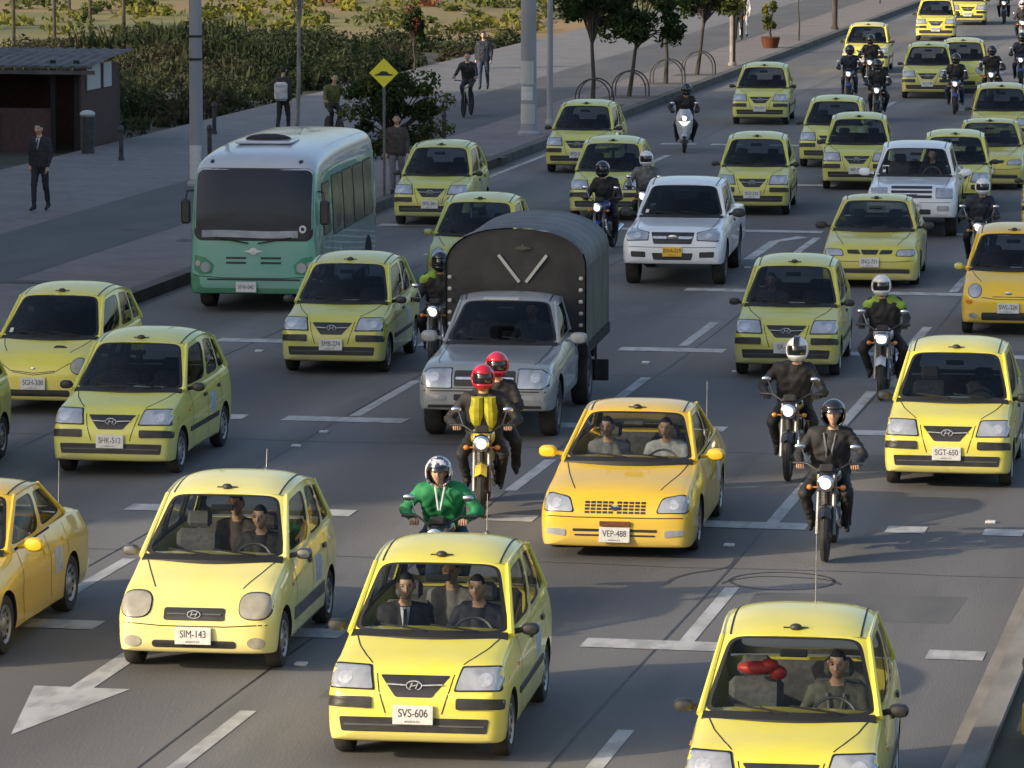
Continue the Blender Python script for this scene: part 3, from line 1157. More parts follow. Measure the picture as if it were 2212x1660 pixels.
PU = dict(st=ST_PU, nst=72, cab=(-.45, 1.42), wb=1.50, r=.375, ww=.24, hw=.892, gh=G_PU, glass='glass_dark', archk=1.16,
          wins=[(0, .52, .035, .08, .11), (.52, 1, .03, .09, .12)], mir=(.92, -.42, 1.16, 1.5), mirm='black', seat=.2, rearseat=1.05, seatz=.2,
          gaps_top=[[(.70, -.72), (.69, -1.2), (.66, -1.9), (.62, -2.05)]], gaps_front=[[(-.76, .72), (-.42, .71), (.42, .71), (.76, .72)]],
          gaps_side=[[(-.52, 1.06), (-.56, .6), (-.5, .45)], [(.5, 1.08), (.5, .45)], [(1.34, 1.08), (1.2, .8), (1.1, .45)], [(1.60, 1.06), (1.60, .45)], [(-.5, .46), (1.1, .46)]],
          wstyle=1,
          parts=[('headlight_housing', 'front', chaikin([(.42, .83), (.41, .99), (.74, 1.09), (.84, 1.01), (.80, .82)], 1), .003, 'seal', 1),
                 ('headlight', 'front', chaikin([(.435, .845), (.427, .98), (.735, 1.075), (.825, 1.0), (.785, .835)], 1), .018, 'lens', 1),
                 ('headlight_reflector', 'front', ell(.62, .93, .06, .06, 18), .023, 'chromesoft', 1),
                 ('grille', 'front', chaikin([(-.38, .99), (-.33, .77), (.33, .77), (.38, .99)], 1), .008, 'black'),
                 ('grille_bar', 'front', chaikin([(-.36, .91), (-.33, .86), (-.1, .86), (-.1, .91)], 1), .024, 'chromesoft'),
                 ('grille_bar', 'front', chaikin([(.1, .91), (.1, .86), (.33, .86), (.36, .91)], 1), .024, 'chromesoft'),
                 ('air_intake', 'front', chaikin([(-.36, .61), (-.33, .49), (.33, .49), (.36, .61)], 1), .008, 'black'),
                 ('fog_lamp', 'front', chaikin([(.47, .63), (.47, .53), (.72, .54), (.73, .64)], 1), .008, 'black', 1)],
          side_parts=[('door_handle', [(.3, .96), (.46, .96), (.46, 1.0), (.3, 1.0)], .02, 'black'),
                      ('door_handle', [(1.1, .97), (1.26, .97), (1.26, 1.01), (1.1, 1.01)], .02, 'black')],
          badge=(0, .885, .09, .05), plate=(0, .635, .34, .165))
PU2 = dict(PU)
PU2.update(mirm='white', parts=[('headlight_housing', 'front', rrect(.47, .80, .80, 1.03, .03), .003, 'seal', 1),
                                ('headlight', 'front', rrect(.48, .79, .81, 1.02, .03), .018, 'lens', 1),
                                ('grille', 'front', rrect(-.40, .40, 1.00, 1.07, .02), .008, 'black'),
                                ('grille', 'front', rrect(-.40, .40, .905, .96, .02), .008, 'black'),
                                ('grille', 'front', rrect(-.40, .40, .80, .86, .02), .008, 'black'),
                                ('air_intake', 'front', rrect(-.38, .38, .48, .58, .03), .008, 'black'),
                                ('fog_lamp', 'front', rrect(.50, .74, .55, .65, .03), .010, 'lens', 1)],
           badge=(0, .882, .12, .02), glass='glass')
# single-cab pickup that carries the canvas body
G_TR = dict(G_PU)
G_TR.update(rb=(.75, .72, 1.15), rt=(.64, .62, 1.60))
TR = dict(PU)
TR.update(gh=G_TR, cab=(-.45, .62), st=[s_ for s_ in ST_PU if s_[0] < .55] + [(.72, .36, 1.12, .86, 1.08, .80), (.80, .4, 1.0, .83, .98, .76)], nst=50,
          wins=[(0, 1, .05, .09, .13)], mirm='silver', glass='glass_dark', rearseat=None, wb=1.50,
          gaps_side=[[(-.52, 1.08), (-.56, .6), (-.5, .4)], [(.62, 1.1), (.62, .4)]],
          parts=[('headlight_housing', 'front', chaikin([(.42, .70), (.43, .99), (.74, .985), (.86, .90), (.84, .76), (.74, .70)], 1), .003, 'seal', 1),
                 ('headlight', 'front', chaikin([(.433, .713), (.443, .977), (.735, .972), (.845, .892), (.825, .77), (.733, .713)], 1), .018, 'lens', 1),
                 ('headlight_reflector', 'front', ell(.66, .86, .065, .065, 18), .023, 'chromesoft', 1),
                 ('grille', 'front', rrect(-.40, .40, .735, .95, .03), .006, 'black'),
                 ('grille_bar', 'front', rrect(-.38, .38, .825, .86, .012), .020, 'chromesoft'),
                 ('air_intake', 'front', rrect(-.40, .40, .545, .63, .02), .008, 'black'),
                 ('fog_lamp', 'front', rrect(.50, .78, .55, .62, .02), .010, 'lens', 1),
                 ('bumper_groove', 'front', rrect(-.80, .80, .665, .68, .006), .004, 'seal'),
                 ('lower_bumper', 'front', rrect(-.74, .74, .455, .49, .01), .010, 'black')],
          side_parts=[('door_handle', [(.4, .96), (.56, .96), (.56, 1.0), (.4, 1.0)], .02, 'black')],
          badge=(0, .84, .06, .025), plate=(0, .50, .001, .001))

M['tape_grey'] = noise_mat('dash_cover', (.20, .22, .25), (.36, .38, .42), 3, .6)

# ------------------------------------------------------------------ bus
def make_bus():
    root = empty('minibus')
    L0, L1, W = -3.3, 3.3, 1.09
    st = [(-3.30, .42, 1.12, .90), (-3.285, .35, 1.45, 1.0), (-3.24, .32, 1.85, 1.05), (-3.17, .31, 2.15, 1.07), (-3.08, .30, 2.38, 1.08), (-2.95, .30, 2.50, 1.085), (-2.75, .30, 2.58, 1.09),
          (-2.3, .30, 2.64, 1.09), (-1.5, .3, 2.69, 1.09), (0, .3, 2.72, 1.09), (2.6, .32, 2.70, 1.085), (3.1, .36, 2.62, 1.06), (3.25, .42, 2.45, 1.0), (3.3, .6, 2.1, .85)]
    ys = [s_[0] for s_ in st]
    fine = sorted(set(list(np.linspace(-3.3, 3.3, 60)) + list(np.linspace(-3.3, -2.7, 18))))
    cols = [pchip(ys, [s_[k] for s_ in st], np.array(fine)) for k in (1, 2, 3)]
    low, top = MB(), MB()
    rows = []
    for i, y in enumerate(fine):
        zb, zt, w_ = [float(c[i]) for c in cols]
        h = zt - zb
        c = [(0, zb), (w_ * .6, zb), (w_ * .95, zb + .01), (w_, zb + .12), (w_ * 1.0, zb + h * .3), (w_ * .995, zb + h * .45), (w_ * .965, zb + h * .72), (w_ * .935, zb + h * .88),
             (w_ * .86, zb + h * .955), (w_ * .6, zb + h * .992), (0, zt)]
        half = catmull(c, 4)
        rows.append([(-x, y, z) for x, z in half[::-1][:-1]] + [(x, y, z) for x, z in half][:-1])
    low.grid(rows, 0, closed=True, cap0=True, cap1=True)
    # colour bands: white roof above the gutter, dark green skirt at the front
    for i, f in enumerate(low.f):
        c = [sum(low.v[k][j] for k in f) / len(f) for j in range(3)]
        zt = float(pchip(ys, [s_[1] for s_ in st], np.array([c[1]]))[0])
        if c[2] > min(zt - .18, 2.44) and c[2] > 2.3:
            low.m[i] = 1
        elif c[2] < .62 and c[1] < -2.5:
            low.m[i] = 2
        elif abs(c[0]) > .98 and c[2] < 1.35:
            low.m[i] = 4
        if c[2] < .33:
            low.m[i] = 3
    sk = Skin(low.v, low.f, -3.3, 4)
    for ln in ([(-2.55, 1.3), (-2.55, .4)], [(-1.9, 1.3), (-1.9, .4)]):
        sk.ribbon(low, 'right', ln, .014, .004, 3)
        sk.ribbon(low, 'left', ln, .014, .004, 3)
    for ln in ([(-1.0, .62), (-.5, .585), (.5, .585), (1.0, .62)],):
        sk.ribbon(low, 'front', ln, .012, .004, 3)
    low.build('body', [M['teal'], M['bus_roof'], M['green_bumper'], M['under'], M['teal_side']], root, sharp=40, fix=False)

    def P(nm, ax, ol, th, mt, par=root, step=.06):
        b = MB()
        sk.patch(b, ax, ol, th, step=step)
        return b.build(nm, M[mt], par, sharp=50) if b.f else None
    P('windshield_seal', 'front', rrect(-.99, .99, 1.20, 2.40, .14), .004, 'seal')
    P('windshield', 'front', rrect(-.96, .96, 1.23, 2.37, .12), .012, 'busglass')
    b = MB()
    b.grid([[sk.hit('front', -.86 + 1.6 * k / 14, z + .008 * math.sin(k * .5))[0] + Vector((0, -.016, 0)) for k in range(15)] for z in (1.255, 1.31, 1.37)], 0)
    b.build('dashboard_sheet', M['tape_grey'], root)
    P('windshield_sticker', 'front', ell(.82, 1.40, .06, .065, 16), .018, 'plate')
    P('windshield_sticker', 'front', ell(.82, 1.40, .03, .033, 12), .022, 'busglass')
    for sg in (1, -1):
        P('headlight', 'front', [(sg * x, z) for x, z in chaikin([(.70, .66), (.66, .80), (.80, .92), (.98, .96), (1.0, .72), (.9, .64)], 1)], .010, 'green_bumper')
        o = P('headlight_lens', 'front', ell(sg * .80, .76, .085, .085, 18), .022, 'lens')
        P('indicator', 'front', ell(sg * .93, .82, .045, .05, 14), .02, 'lens')
        for z in (.90, .82):
            P('grille_slot', 'front', [(sg * x, q) for x, q in rrect(.12, .46, z, z + .035, .012)], .006, 'black')
        P('roof_marker_lamp', 'front', ell(sg * .74, 2.51, .035, .03, 12), .02, 'black')
        # wipers and mirrors
        q = MB()
        pts = [sk.hit('front', sg * (.08 + .55 * k / 6), 1.16 + .10 * k / 6)[0] + Vector((0, -.03, 0)) for k in range(7)]
        q.tube(pts, .012, 0, 5)
        q.build('wiper', M['seal'], root)
        q = MB()
        q.tube([(sg * 1.0, -2.98, 2.0), (sg * 1.14, -3.10, 2.0), (sg * 1.16, -3.12, 1.85)], .016)
        q.rbox((sg * 1.16, -3.12, 1.66), (.16, .07, .40), .03)
        q.build('side_mirror', M['black'], root)
    # emblem: small flattened cross with wings
    p = sk.hit('front', 0, 1.03)[0]
    q = MB()
    q.grid([[Vector((x * k, p.y - .02 - .01 * (1 - k), 1.03 + z * k)) for x, z in
             [(-.17, .0), (-.06, .025), (-.03, .06), (.03, .06), (.06, .025), (.17, .0), (.06, -.025), (.03, -.055), (-.03, -.055), (-.06, -.025)]] for k in (1, .5)], 0, closed=True, cap1=True)
    q.build('emblem', M['plate'], root)
    P('air_intake', 'front', rrect(-.78, .78, .545, .575, .012), .006, 'black')
    q = MB()
    q.rbox((0, 0, 0), (.34, .012, .17), .004)
    o = q.build('license_plate', M['plate'], root)
    o.location = (-.12, sk.hit('front', -.12, .44)[0].y - .04, .44)
    text_mesh('SFW-042', .085, 'plate_lettering', M['ink'], o, (0, -.008, 0), (R(90), 0, 0), .001, .8)
    # side windows on both sides, each pane with its frame
    for ax in ('right', 'left'):
        for i, (a, b_) in enumerate(((-2.78, -2.02), (-1.80, -.74), (-.66, .38), (.46, 1.50), (1.58, 2.62))):
            z0, z1 = (1.18, 2.18) if i else (1.25, 2.12)
            f = P('window_frame', ax, rrect(a, b_, z0, z1, .07), .006, 'seal')
            if f:
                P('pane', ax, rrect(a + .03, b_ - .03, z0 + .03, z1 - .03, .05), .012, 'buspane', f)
        P('side_panel_mark', ax, rrect(-1.2, -.95, .75, .95, .04), .004, 'plate' if False else 'teal')
    # roof hatch
    q = MB()
    q.rbox((-.1, -1.35, 2.715), (.95, .9, .05), .02, 0)
    q.ball((-.1, -1.25, 2.73), (.40, .34, .10), 1, 20, 8)
    q.build('roof_hatch', [M['bus_roof'], M['under']], root)
    for sy in (-2.15, 2.0):
        for sx in (-1, 1):
            wheel(root, sx * .95, sy, .38, .24, 1)
    for sx in (-1, 1):
        for y in (-2.15, 2.0):
            P('wheel_arch', 'right' if sx > 0 else 'left', [q_ for q_ in ell(y, .38, .46, .46, 24)], .003, 'under')
    return root


# ------------------------------------------------------------------ truck load body
def make_truck():
    root = make_car(TR, 'canvas_truck')
    # chassis rails
    q = MB()
    for s_ in (-1, 1):
        q.box((s_ * .4, 1.6, .62), (.09, 3.1, .16))
    q.box((0, .9, .62), (.9, .1, .12))
    q.box((0, 2.9, .60), (1.7, .08, .14))
    q.build('chassis', M['under'], root)
    X, Y0, Y1, Z0, ZS, ZT = .97, .82, 3.7, .92, 1.98, 2.52

    def arch(y, k=1.0, dx=0.0):
        pts = [(X + dx, y, Z0)]
        pts += [(X + dx, y, Z0 + (ZS - Z0) * j / 5) for j in range(1, 6)]
        for j in range(1, 24):
            a = math.pi * j / 24
            pts.append(((X + dx) * math.copysign(abs(math.cos(a)) ** .9, math.cos(a)), y, ZS + (ZT + dx - ZS) * math.sin(a) ** .85))
        pts += [(-X - dx, y, Z0 + (ZS - Z0) * j / 5) for j in range(5, -1, -1)]
        return pts
    q = MB()
    q.grid([arch(Y0 + .012, 1, -.02)], 0)
    f = arch(Y0 + .012, 1, -.02)
    n = len(f)
    c = [(sum(p[0] for p in f) / n) , Y0 - .02, 1.8]
    rows = [[Vector(p).lerp(Vector((0, Y0, 1.75)), 1 - k) + Vector((0, -.03 * (1 - k), 0)) for p in f] for k in (1, .8, .5, .2)]
    q.grid(rows, 0, closed=True, cap1=True)
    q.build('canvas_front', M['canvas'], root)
    rows = []
    NY = 26
    for i in range(NY + 1):
        y = Y0 + (Y1 - Y0) * i / NY
        sag = -.018 * math.sin(math.pi * ((i * 5 / NY) % 1))
        rows.append(arch(y, 1, sag))
    q = MB()
    q.grid(rows, 0)
    q.grid([arch(Y0 - .04, 1, .012), arch(Y0, 1, .02), arch(Y0 + .06, 1, .018)], 0)
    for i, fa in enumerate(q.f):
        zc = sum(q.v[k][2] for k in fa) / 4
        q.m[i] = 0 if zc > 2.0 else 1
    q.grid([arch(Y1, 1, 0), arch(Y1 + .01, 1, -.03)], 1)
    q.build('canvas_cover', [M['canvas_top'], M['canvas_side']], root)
    q = MB()
    q.box((0, (Y0 + Y1) / 2, .86), (2 * X + .03, Y1 - Y0, .14))
    q.box((0, Y1 - .02, 1.4), (2 * X - .04, .05, 1.0))
    q.build('load_bed', M['under'], root)
    # V of pale tape, badge and lacing eyelets
    for s_ in (-1, 1):
        q = MB()
        a, b = Vector((s_ * .33 + .1, Y0 - .06, 2.15)), Vector((s_ * .045 + .1, Y0 - .055, 1.78))
        d = (b - a).normalized()
        nrm = Vector((-d.z, 0, d.x)) * .02
        q.add([a + nrm, a - nrm, b - nrm, b + nrm, a + nrm + Vector((0, .03, 0)), a - nrm + Vector((0, .03, 0)), b - nrm + Vector((0, .03, 0)), b + nrm + Vector((0, .03, 0))],
              [(0, 1, 2, 3), (0, 4, 5, 1), (1, 5, 6, 2), (2, 6, 7, 3), (3, 7, 4, 0)])
        q.build('tape_stripe', M['tape'], root, sharp=0)
    q = MB()
    q.add([Vector((.1 + x, Y0 - .055, 2.24 + z)) for x, z in [(-.12, 0), (-.07, .025), (-.02, .03), (0, .07), (.02, .03), (.07, .025), (.12, 0), (0, -.02)]], [tuple(range(8))])
    q.build('faded_mark', M['jolive'], root, sharp=0)
    for s_ in (-1, 1):
        for z in (1.2, 1.36, 1.52, 1.68, 1.84):
            q = MB()
            q.rbox((s_ * .90, Y0 - .05, z), (.055, .03, .05), .012)
            q.build('eyelet', M['tape'], root)
    q = MB()
    q.rbox((0, -.62, 1.70), (.5, .22, .03), .012)
    q.build('roof_plate', M['tape'], root)
    for s_ in (-1, 1):
        q = MB()
        q.box((s_ * .93, 2.35, .52), (.03, .05, .5))
        q.rbox((s_ * .93, 2.38, .40), (.36, .02, .3), .01)
        q.build('mud_flap', M['rubber'], root)
    # the wheels of the rear axle sit wider
    for o in children(root):
        if o.name.startswith('wheel') and o.location.y > 0:
            o.location.x = math.copysign(.80, o.location.x)
            o.location.y = 1.75
    return root


# ------------------------------------------------------------------ motorcycle (front at -Y)
def make_bike(col='bikeblack', scooter=False, lamp_round=True):
    root = empty('motorcycle')
    r = .30 if not scooter else .24
    for y, nm, wd in ((-.66, 'front_wheel', .09), (.66, 'rear_wheel', .11)):
        e = bpy.data.objects.new(nm, None)
        COL.objects.link(e)
        e.parent = root
        e.location = (0, y, r)
        q = MB()
        pr = [(r - .075, -wd * .35), (r - .05, -wd * .5), (r - .015, -wd * .38), (r, 0), (r - .015, wd * .38), (r - .05, wd * .5), (r - .075, wd * .35), (r - .075, -wd * .35)]
        q.lathe(pr, 'x', n=28)
        q.build('tyre', M['rubber'], e)
        q = MB()
        q.lathe([(r - .072, -.03), (r - .09, 0), (r - .072, .03), (r - .072, -.03)], 'x', n=24)
        for k in range(5):
            a = 2 * math.pi * k / 5
            q.tube([(0, .03 * math.cos(a), .03 * math.sin(a)), (0, (r - .08) * math.cos(a), (r - .08) * math.sin(a))], [.022, .016], 0, 6)
        q.lathe([(.05, -.06), (.05, .06)], 'x', n=12)
        q.build('rim', M['steel'], e)
    q = MB()
    for s_ in (-1, 1):
        q.tube([(s_ * .085, -.66, r), (s_ * .085, -.44, .92)], [.028, .024], 0, 8)
    q.box((0, -.46, .86), (.22, .06, .03))
    q.build('front_fork', M['steel'], root)
    q = MB()
    rows = []
    for k in range(9):
        a = R(35 + 100 * k / 8)
        cy, cz = -.66 + math.cos(a) * (r + .04), r + math.sin(a) * (r + .04)
        rows.append([(x, cy, cz - abs(x) * .5) for x in (-.07, -.045, 0, .045, .07)])
    q.grid(rows, 0)
    q.build('front_fender', M[col], root, fix=False)
    q = MB()
    c = (0, -.60, .86)
    if lamp_round:
        q.ball(c, (.10, .10, .10), 0, 16, 10)
    else:
        q.rbox(c, (.20, .16, .17), .05)
    q.grid([[Vector((x * k_, -.695 - .01 * (k_ < 1), .86 + z * k_)) for x, z in (ell(0, 0, .092, .092, 18) if lamp_round else ell(0, 0, .10, .08, 18, 3))] for k_ in (1, .72)], 1, closed=True)
    h = q.build('headlight', [M['bikeblack'], M['chrome']], root)
    q = MB()
    q.grid([[Vector((x * k, -.70 - .02 * (1 - k * k), .86 + z * k)) for x, z in (ell(0, 0, .062, .062, 18) if lamp_round else ell(0, 0, .07, .055, 18, 3))] for k in (1, .7, .35)], 0, closed=True, cap1=True)
    q.build('headlight_lens', M['lamp_on'], h)
    # handlebar, grips, mirrors, indicators
    q = MB()
    q.tube([(-.36, -.34, 1.03), (-.22, -.37, 1.03), (-.1, -.45, .96), (.1, -.45, .96), (.22, -.37, 1.03), (.36, -.34, 1.03)], .013, 0, 8)
    for s_ in (-1, 1):
        q.tube([(s_ * .25, -.36, 1.03), (s_ * .38, -.335, 1.03)], .019, 0, 8)
    hb = q.build('handlebar', M['black'], root)
    for s_ in (-1, 1):
        q = MB()
        q.tube([(s_ * .23, -.37, 1.04), (s_ * .28, -.40, 1.20)], .007, 0, 6)
        q.ball((s_ * .30, -.40, 1.22), (.06, .015, .035), 0, 12, 6)
        q.build('mirror', M['chrome'], hb)
        q = MB()
        q.tube([(s_ * .08, -.56, .80), (s_ * .17, -.56, .80)], .01, 0, 6)
        q.ball((s_ * .18, -.56, .80), (.035, .03, .03), 0, 10, 6)
        q.build('indicator', M['amber'], root)
    q = MB()
    q.rbox((0, -.50, 1.0), (.16, .05, .09), .02)
    q.build('instruments', M['black'], root)
    # tank
    q = MB()
    rows = []
    for y, wx, zc, hz in ((-.40, .05, .86, .05), (-.34, .11, .87, .09), (-.22, .145, .88, .11), (-.05, .14, .86, .11), (.08, .10, .82, .09), (.14, .06, .80, .06)):
        rows.append([(wx * x, y, zc + hz * z) for x, z in ell(0, 0, 1, 1, 16, 2.5)])
    q.grid(rows, 0, closed=True, cap0=True, cap1=True)
    q.build('fuel_tank', M[col], root)
    q = MB()
    rows = []
    for y, wx, zc, hz in ((.02, .07, .80, .04), (.10, .12, .80, .05), (.30, .14, .79, .05), (.55, .13, .82, .05), (.72, .11, .84, .045), (.78, .06, .84, .03)):
        rows.append([(wx * x, y, zc + hz * z) for x, z in ell(0, 0, 1, 1, 14, 3)])
    q.grid(rows, 0, closed=True, cap0=True, cap1=True)
    q.build('seat', M['jblack'], root)
    q = MB()
    q.rbox((0, -.05, .45), (.24, .34, .22), .04)
    q.tube([(0, -.14, .52), (0, -.20, .72)], [.09, .075], 0, 10)
    for k in range(5):
        q.lathe([(.10, 0), (.10, .012)], 'z', (0, -.155 - .01 * k, .56 + .03 * k), 14)
    q.build('engine', M['steel'], root)
    q = MB()
    q.tube([(0, -.42, .85), (0, -.30, .40), (0, 0, .33), (0, .25, .40), (0, .30, .70)], .028, 0, 8)
    q.tube([(0, -.38, .82), (0, .1, .72), (0, .6, .74)], .026, 0, 8)
    for s_ in (-1, 1):
        q.tube([(s_ * .09, .20, .38), (s_ * .09, .66, r)], .02, 0, 8)
        q.tube([(s_ * .11, .62, .38), (s_ * .11, .45, .74)], .025, 0, 8)
        q.tube([(s_ * .08, .0, .33), (s_ * .24, .0, .32)], .012, 0, 6)
    q.build('frame', M['black'], root)
    q = MB()
    q.tube([(.06, -.22, .62), (.10, -.30, .42), (.13, -.1, .30), (.15, .2, .32), (.16, .75, .42)], [.02, .02, .022, .04, .045], 0, 10)
    q.build('exhaust', M['chrome'], root)
    q = MB()
    for s_ in (-1, 1):
        w_ = MB()
        w_.add([(s_ * .12, .05, .72), (s_ * .13, .45, .78), (s_ * .12, .40, .58), (s_ * .12, .1, .55), (s_ * .10, .05, .72), (s_ * .11, .45, .78), (s_ * .10, .40, .58), (s_ * .10, .1, .55)],
               [(0, 1, 2, 3), (4, 7, 6, 5), (0, 4, 5, 1), (1, 5, 6, 2), (2, 6, 7, 3), (3, 7, 4, 0)])
        w_.build('side_panel', M[col], root)
    q.tube([(0, .70, .80), (0, .95, .62)], [.06, .05], 0, 8)
    q.rbox((0, .86, .74), (.10, .05, .06), .015)
    q.build('tail', M[col], root)
    if scooter:
        q = MB()
        rows = []
        for z, wx, y in ((.32, .10, -.72), (.5, .17, -.70), (.75, .22, -.68), (.95, .20, -.62), (1.08, .12, -.54)):
            rows.append([(wx * math.sin(R(a)), y + .18 * (1 - math.cos(R(a))), z) for a in range(-80, 81, 16)])
        q.grid(rows, 0)
        o = q.build('fairing', M[col], root, fix=False)
        q = MB()
        q.grid([[(x * k * .15, -.735 + abs(x) * .04, .74 + z * k * .07) for x, z in ((-1, .8), (-.2, .4), (0, .2), (.2, .4), (1, .8), (.4, -.6), (0, -1), (-.4, -.6))] for k in (1, .4)], 0, closed=True, cap1=True)
        q.build('fairing_lamp', M['lamp_on'], o)
    return root


# ------------------------------------------------------------------ people
POSES = {}
POSES['ride'] = dict(pel=(0, .22, .90), hip=(.10, .20, .88), kn=(.23, -.20, .72), an=(.20, .06, .34), toe=(.21, -.10, .28), ch=(0, .10, 1.22), sh=(.19, .06, 1.38),
                     el=(.33, -.02, 1.11), wr=(.31, -.30, 1.05), nk=(0, .03, 1.45), hd=(0, -.04, 1.58), grip=True)
POSES['ride_wide'] = dict(POSES['ride'], el=(.38, -.0, 1.12), kn=(.27, -.18, .70))
POSES['lean'] = dict(POSES['ride'], ch=(0, -.06, 1.20), sh=(.20, -.16, 1.34), el=(.40, -.16, 1.10), wr=(.26, -.36, 1.02), nk=(0, -.20, 1.40), hd=(0, -.30, 1.50), kn=(.27, -.18, .70))
POSES['pillion'] = dict(pel=(0, .22, .95), hip=(.10, .20, .93), kn=(.26, -.12, .76), an=(.24, .14, .42), toe=(.25, .0, .36), ch=(0, .14, 1.28), sh=(.18, .10, 1.44),
                        el=(.30, -.04, 1.20), wr=(.17, -.24, 1.12), nk=(0, .08, 1.52), hd=(0, .03, 1.66), grip=False)
POSES['walk'] = dict(pel=(0, 0, .94), hip=(.09, 0, .92), kn=(.10, -.03, .50), an=(.10, .03, .09), toe=(.11, -.13, .05), ch=(0, 0, 1.25), sh=(.18, 0, 1.42),
                     el=(.25, .04, 1.14), wr=(.24, -.05, .90), nk=(0, 0, 1.50), hd=(0, -.02, 1.63), grip=False, stride=.13)
POSES['drive'] = dict(pel=(0, 0, .30), hip=(.10, -.02, .28), kn=(.15, -.45, .38), an=(.14, -.65, .05), toe=(.14, -.78, .0), ch=(0, .06, .62), sh=(.19, .08, .80),
                      el=(.27, -.10, .58), wr=(.15, -.36, .66), nk=(0, .06, .88), hd=(0, .02, 1.01), grip=True)
POSES['sit'] = dict(POSES['drive'], el=(.24, .0, .50), wr=(.12, -.22, .44), grip=False)
POSES['cycle'] = dict(POSES['ride'], kn=(.12, -.20, .78), an=(.10, -.06, .40), toe=(.10, -.2, .36), el=(.28, -.12, 1.15), hip=(.09, .2, .93), pel=(0, .22, .95))


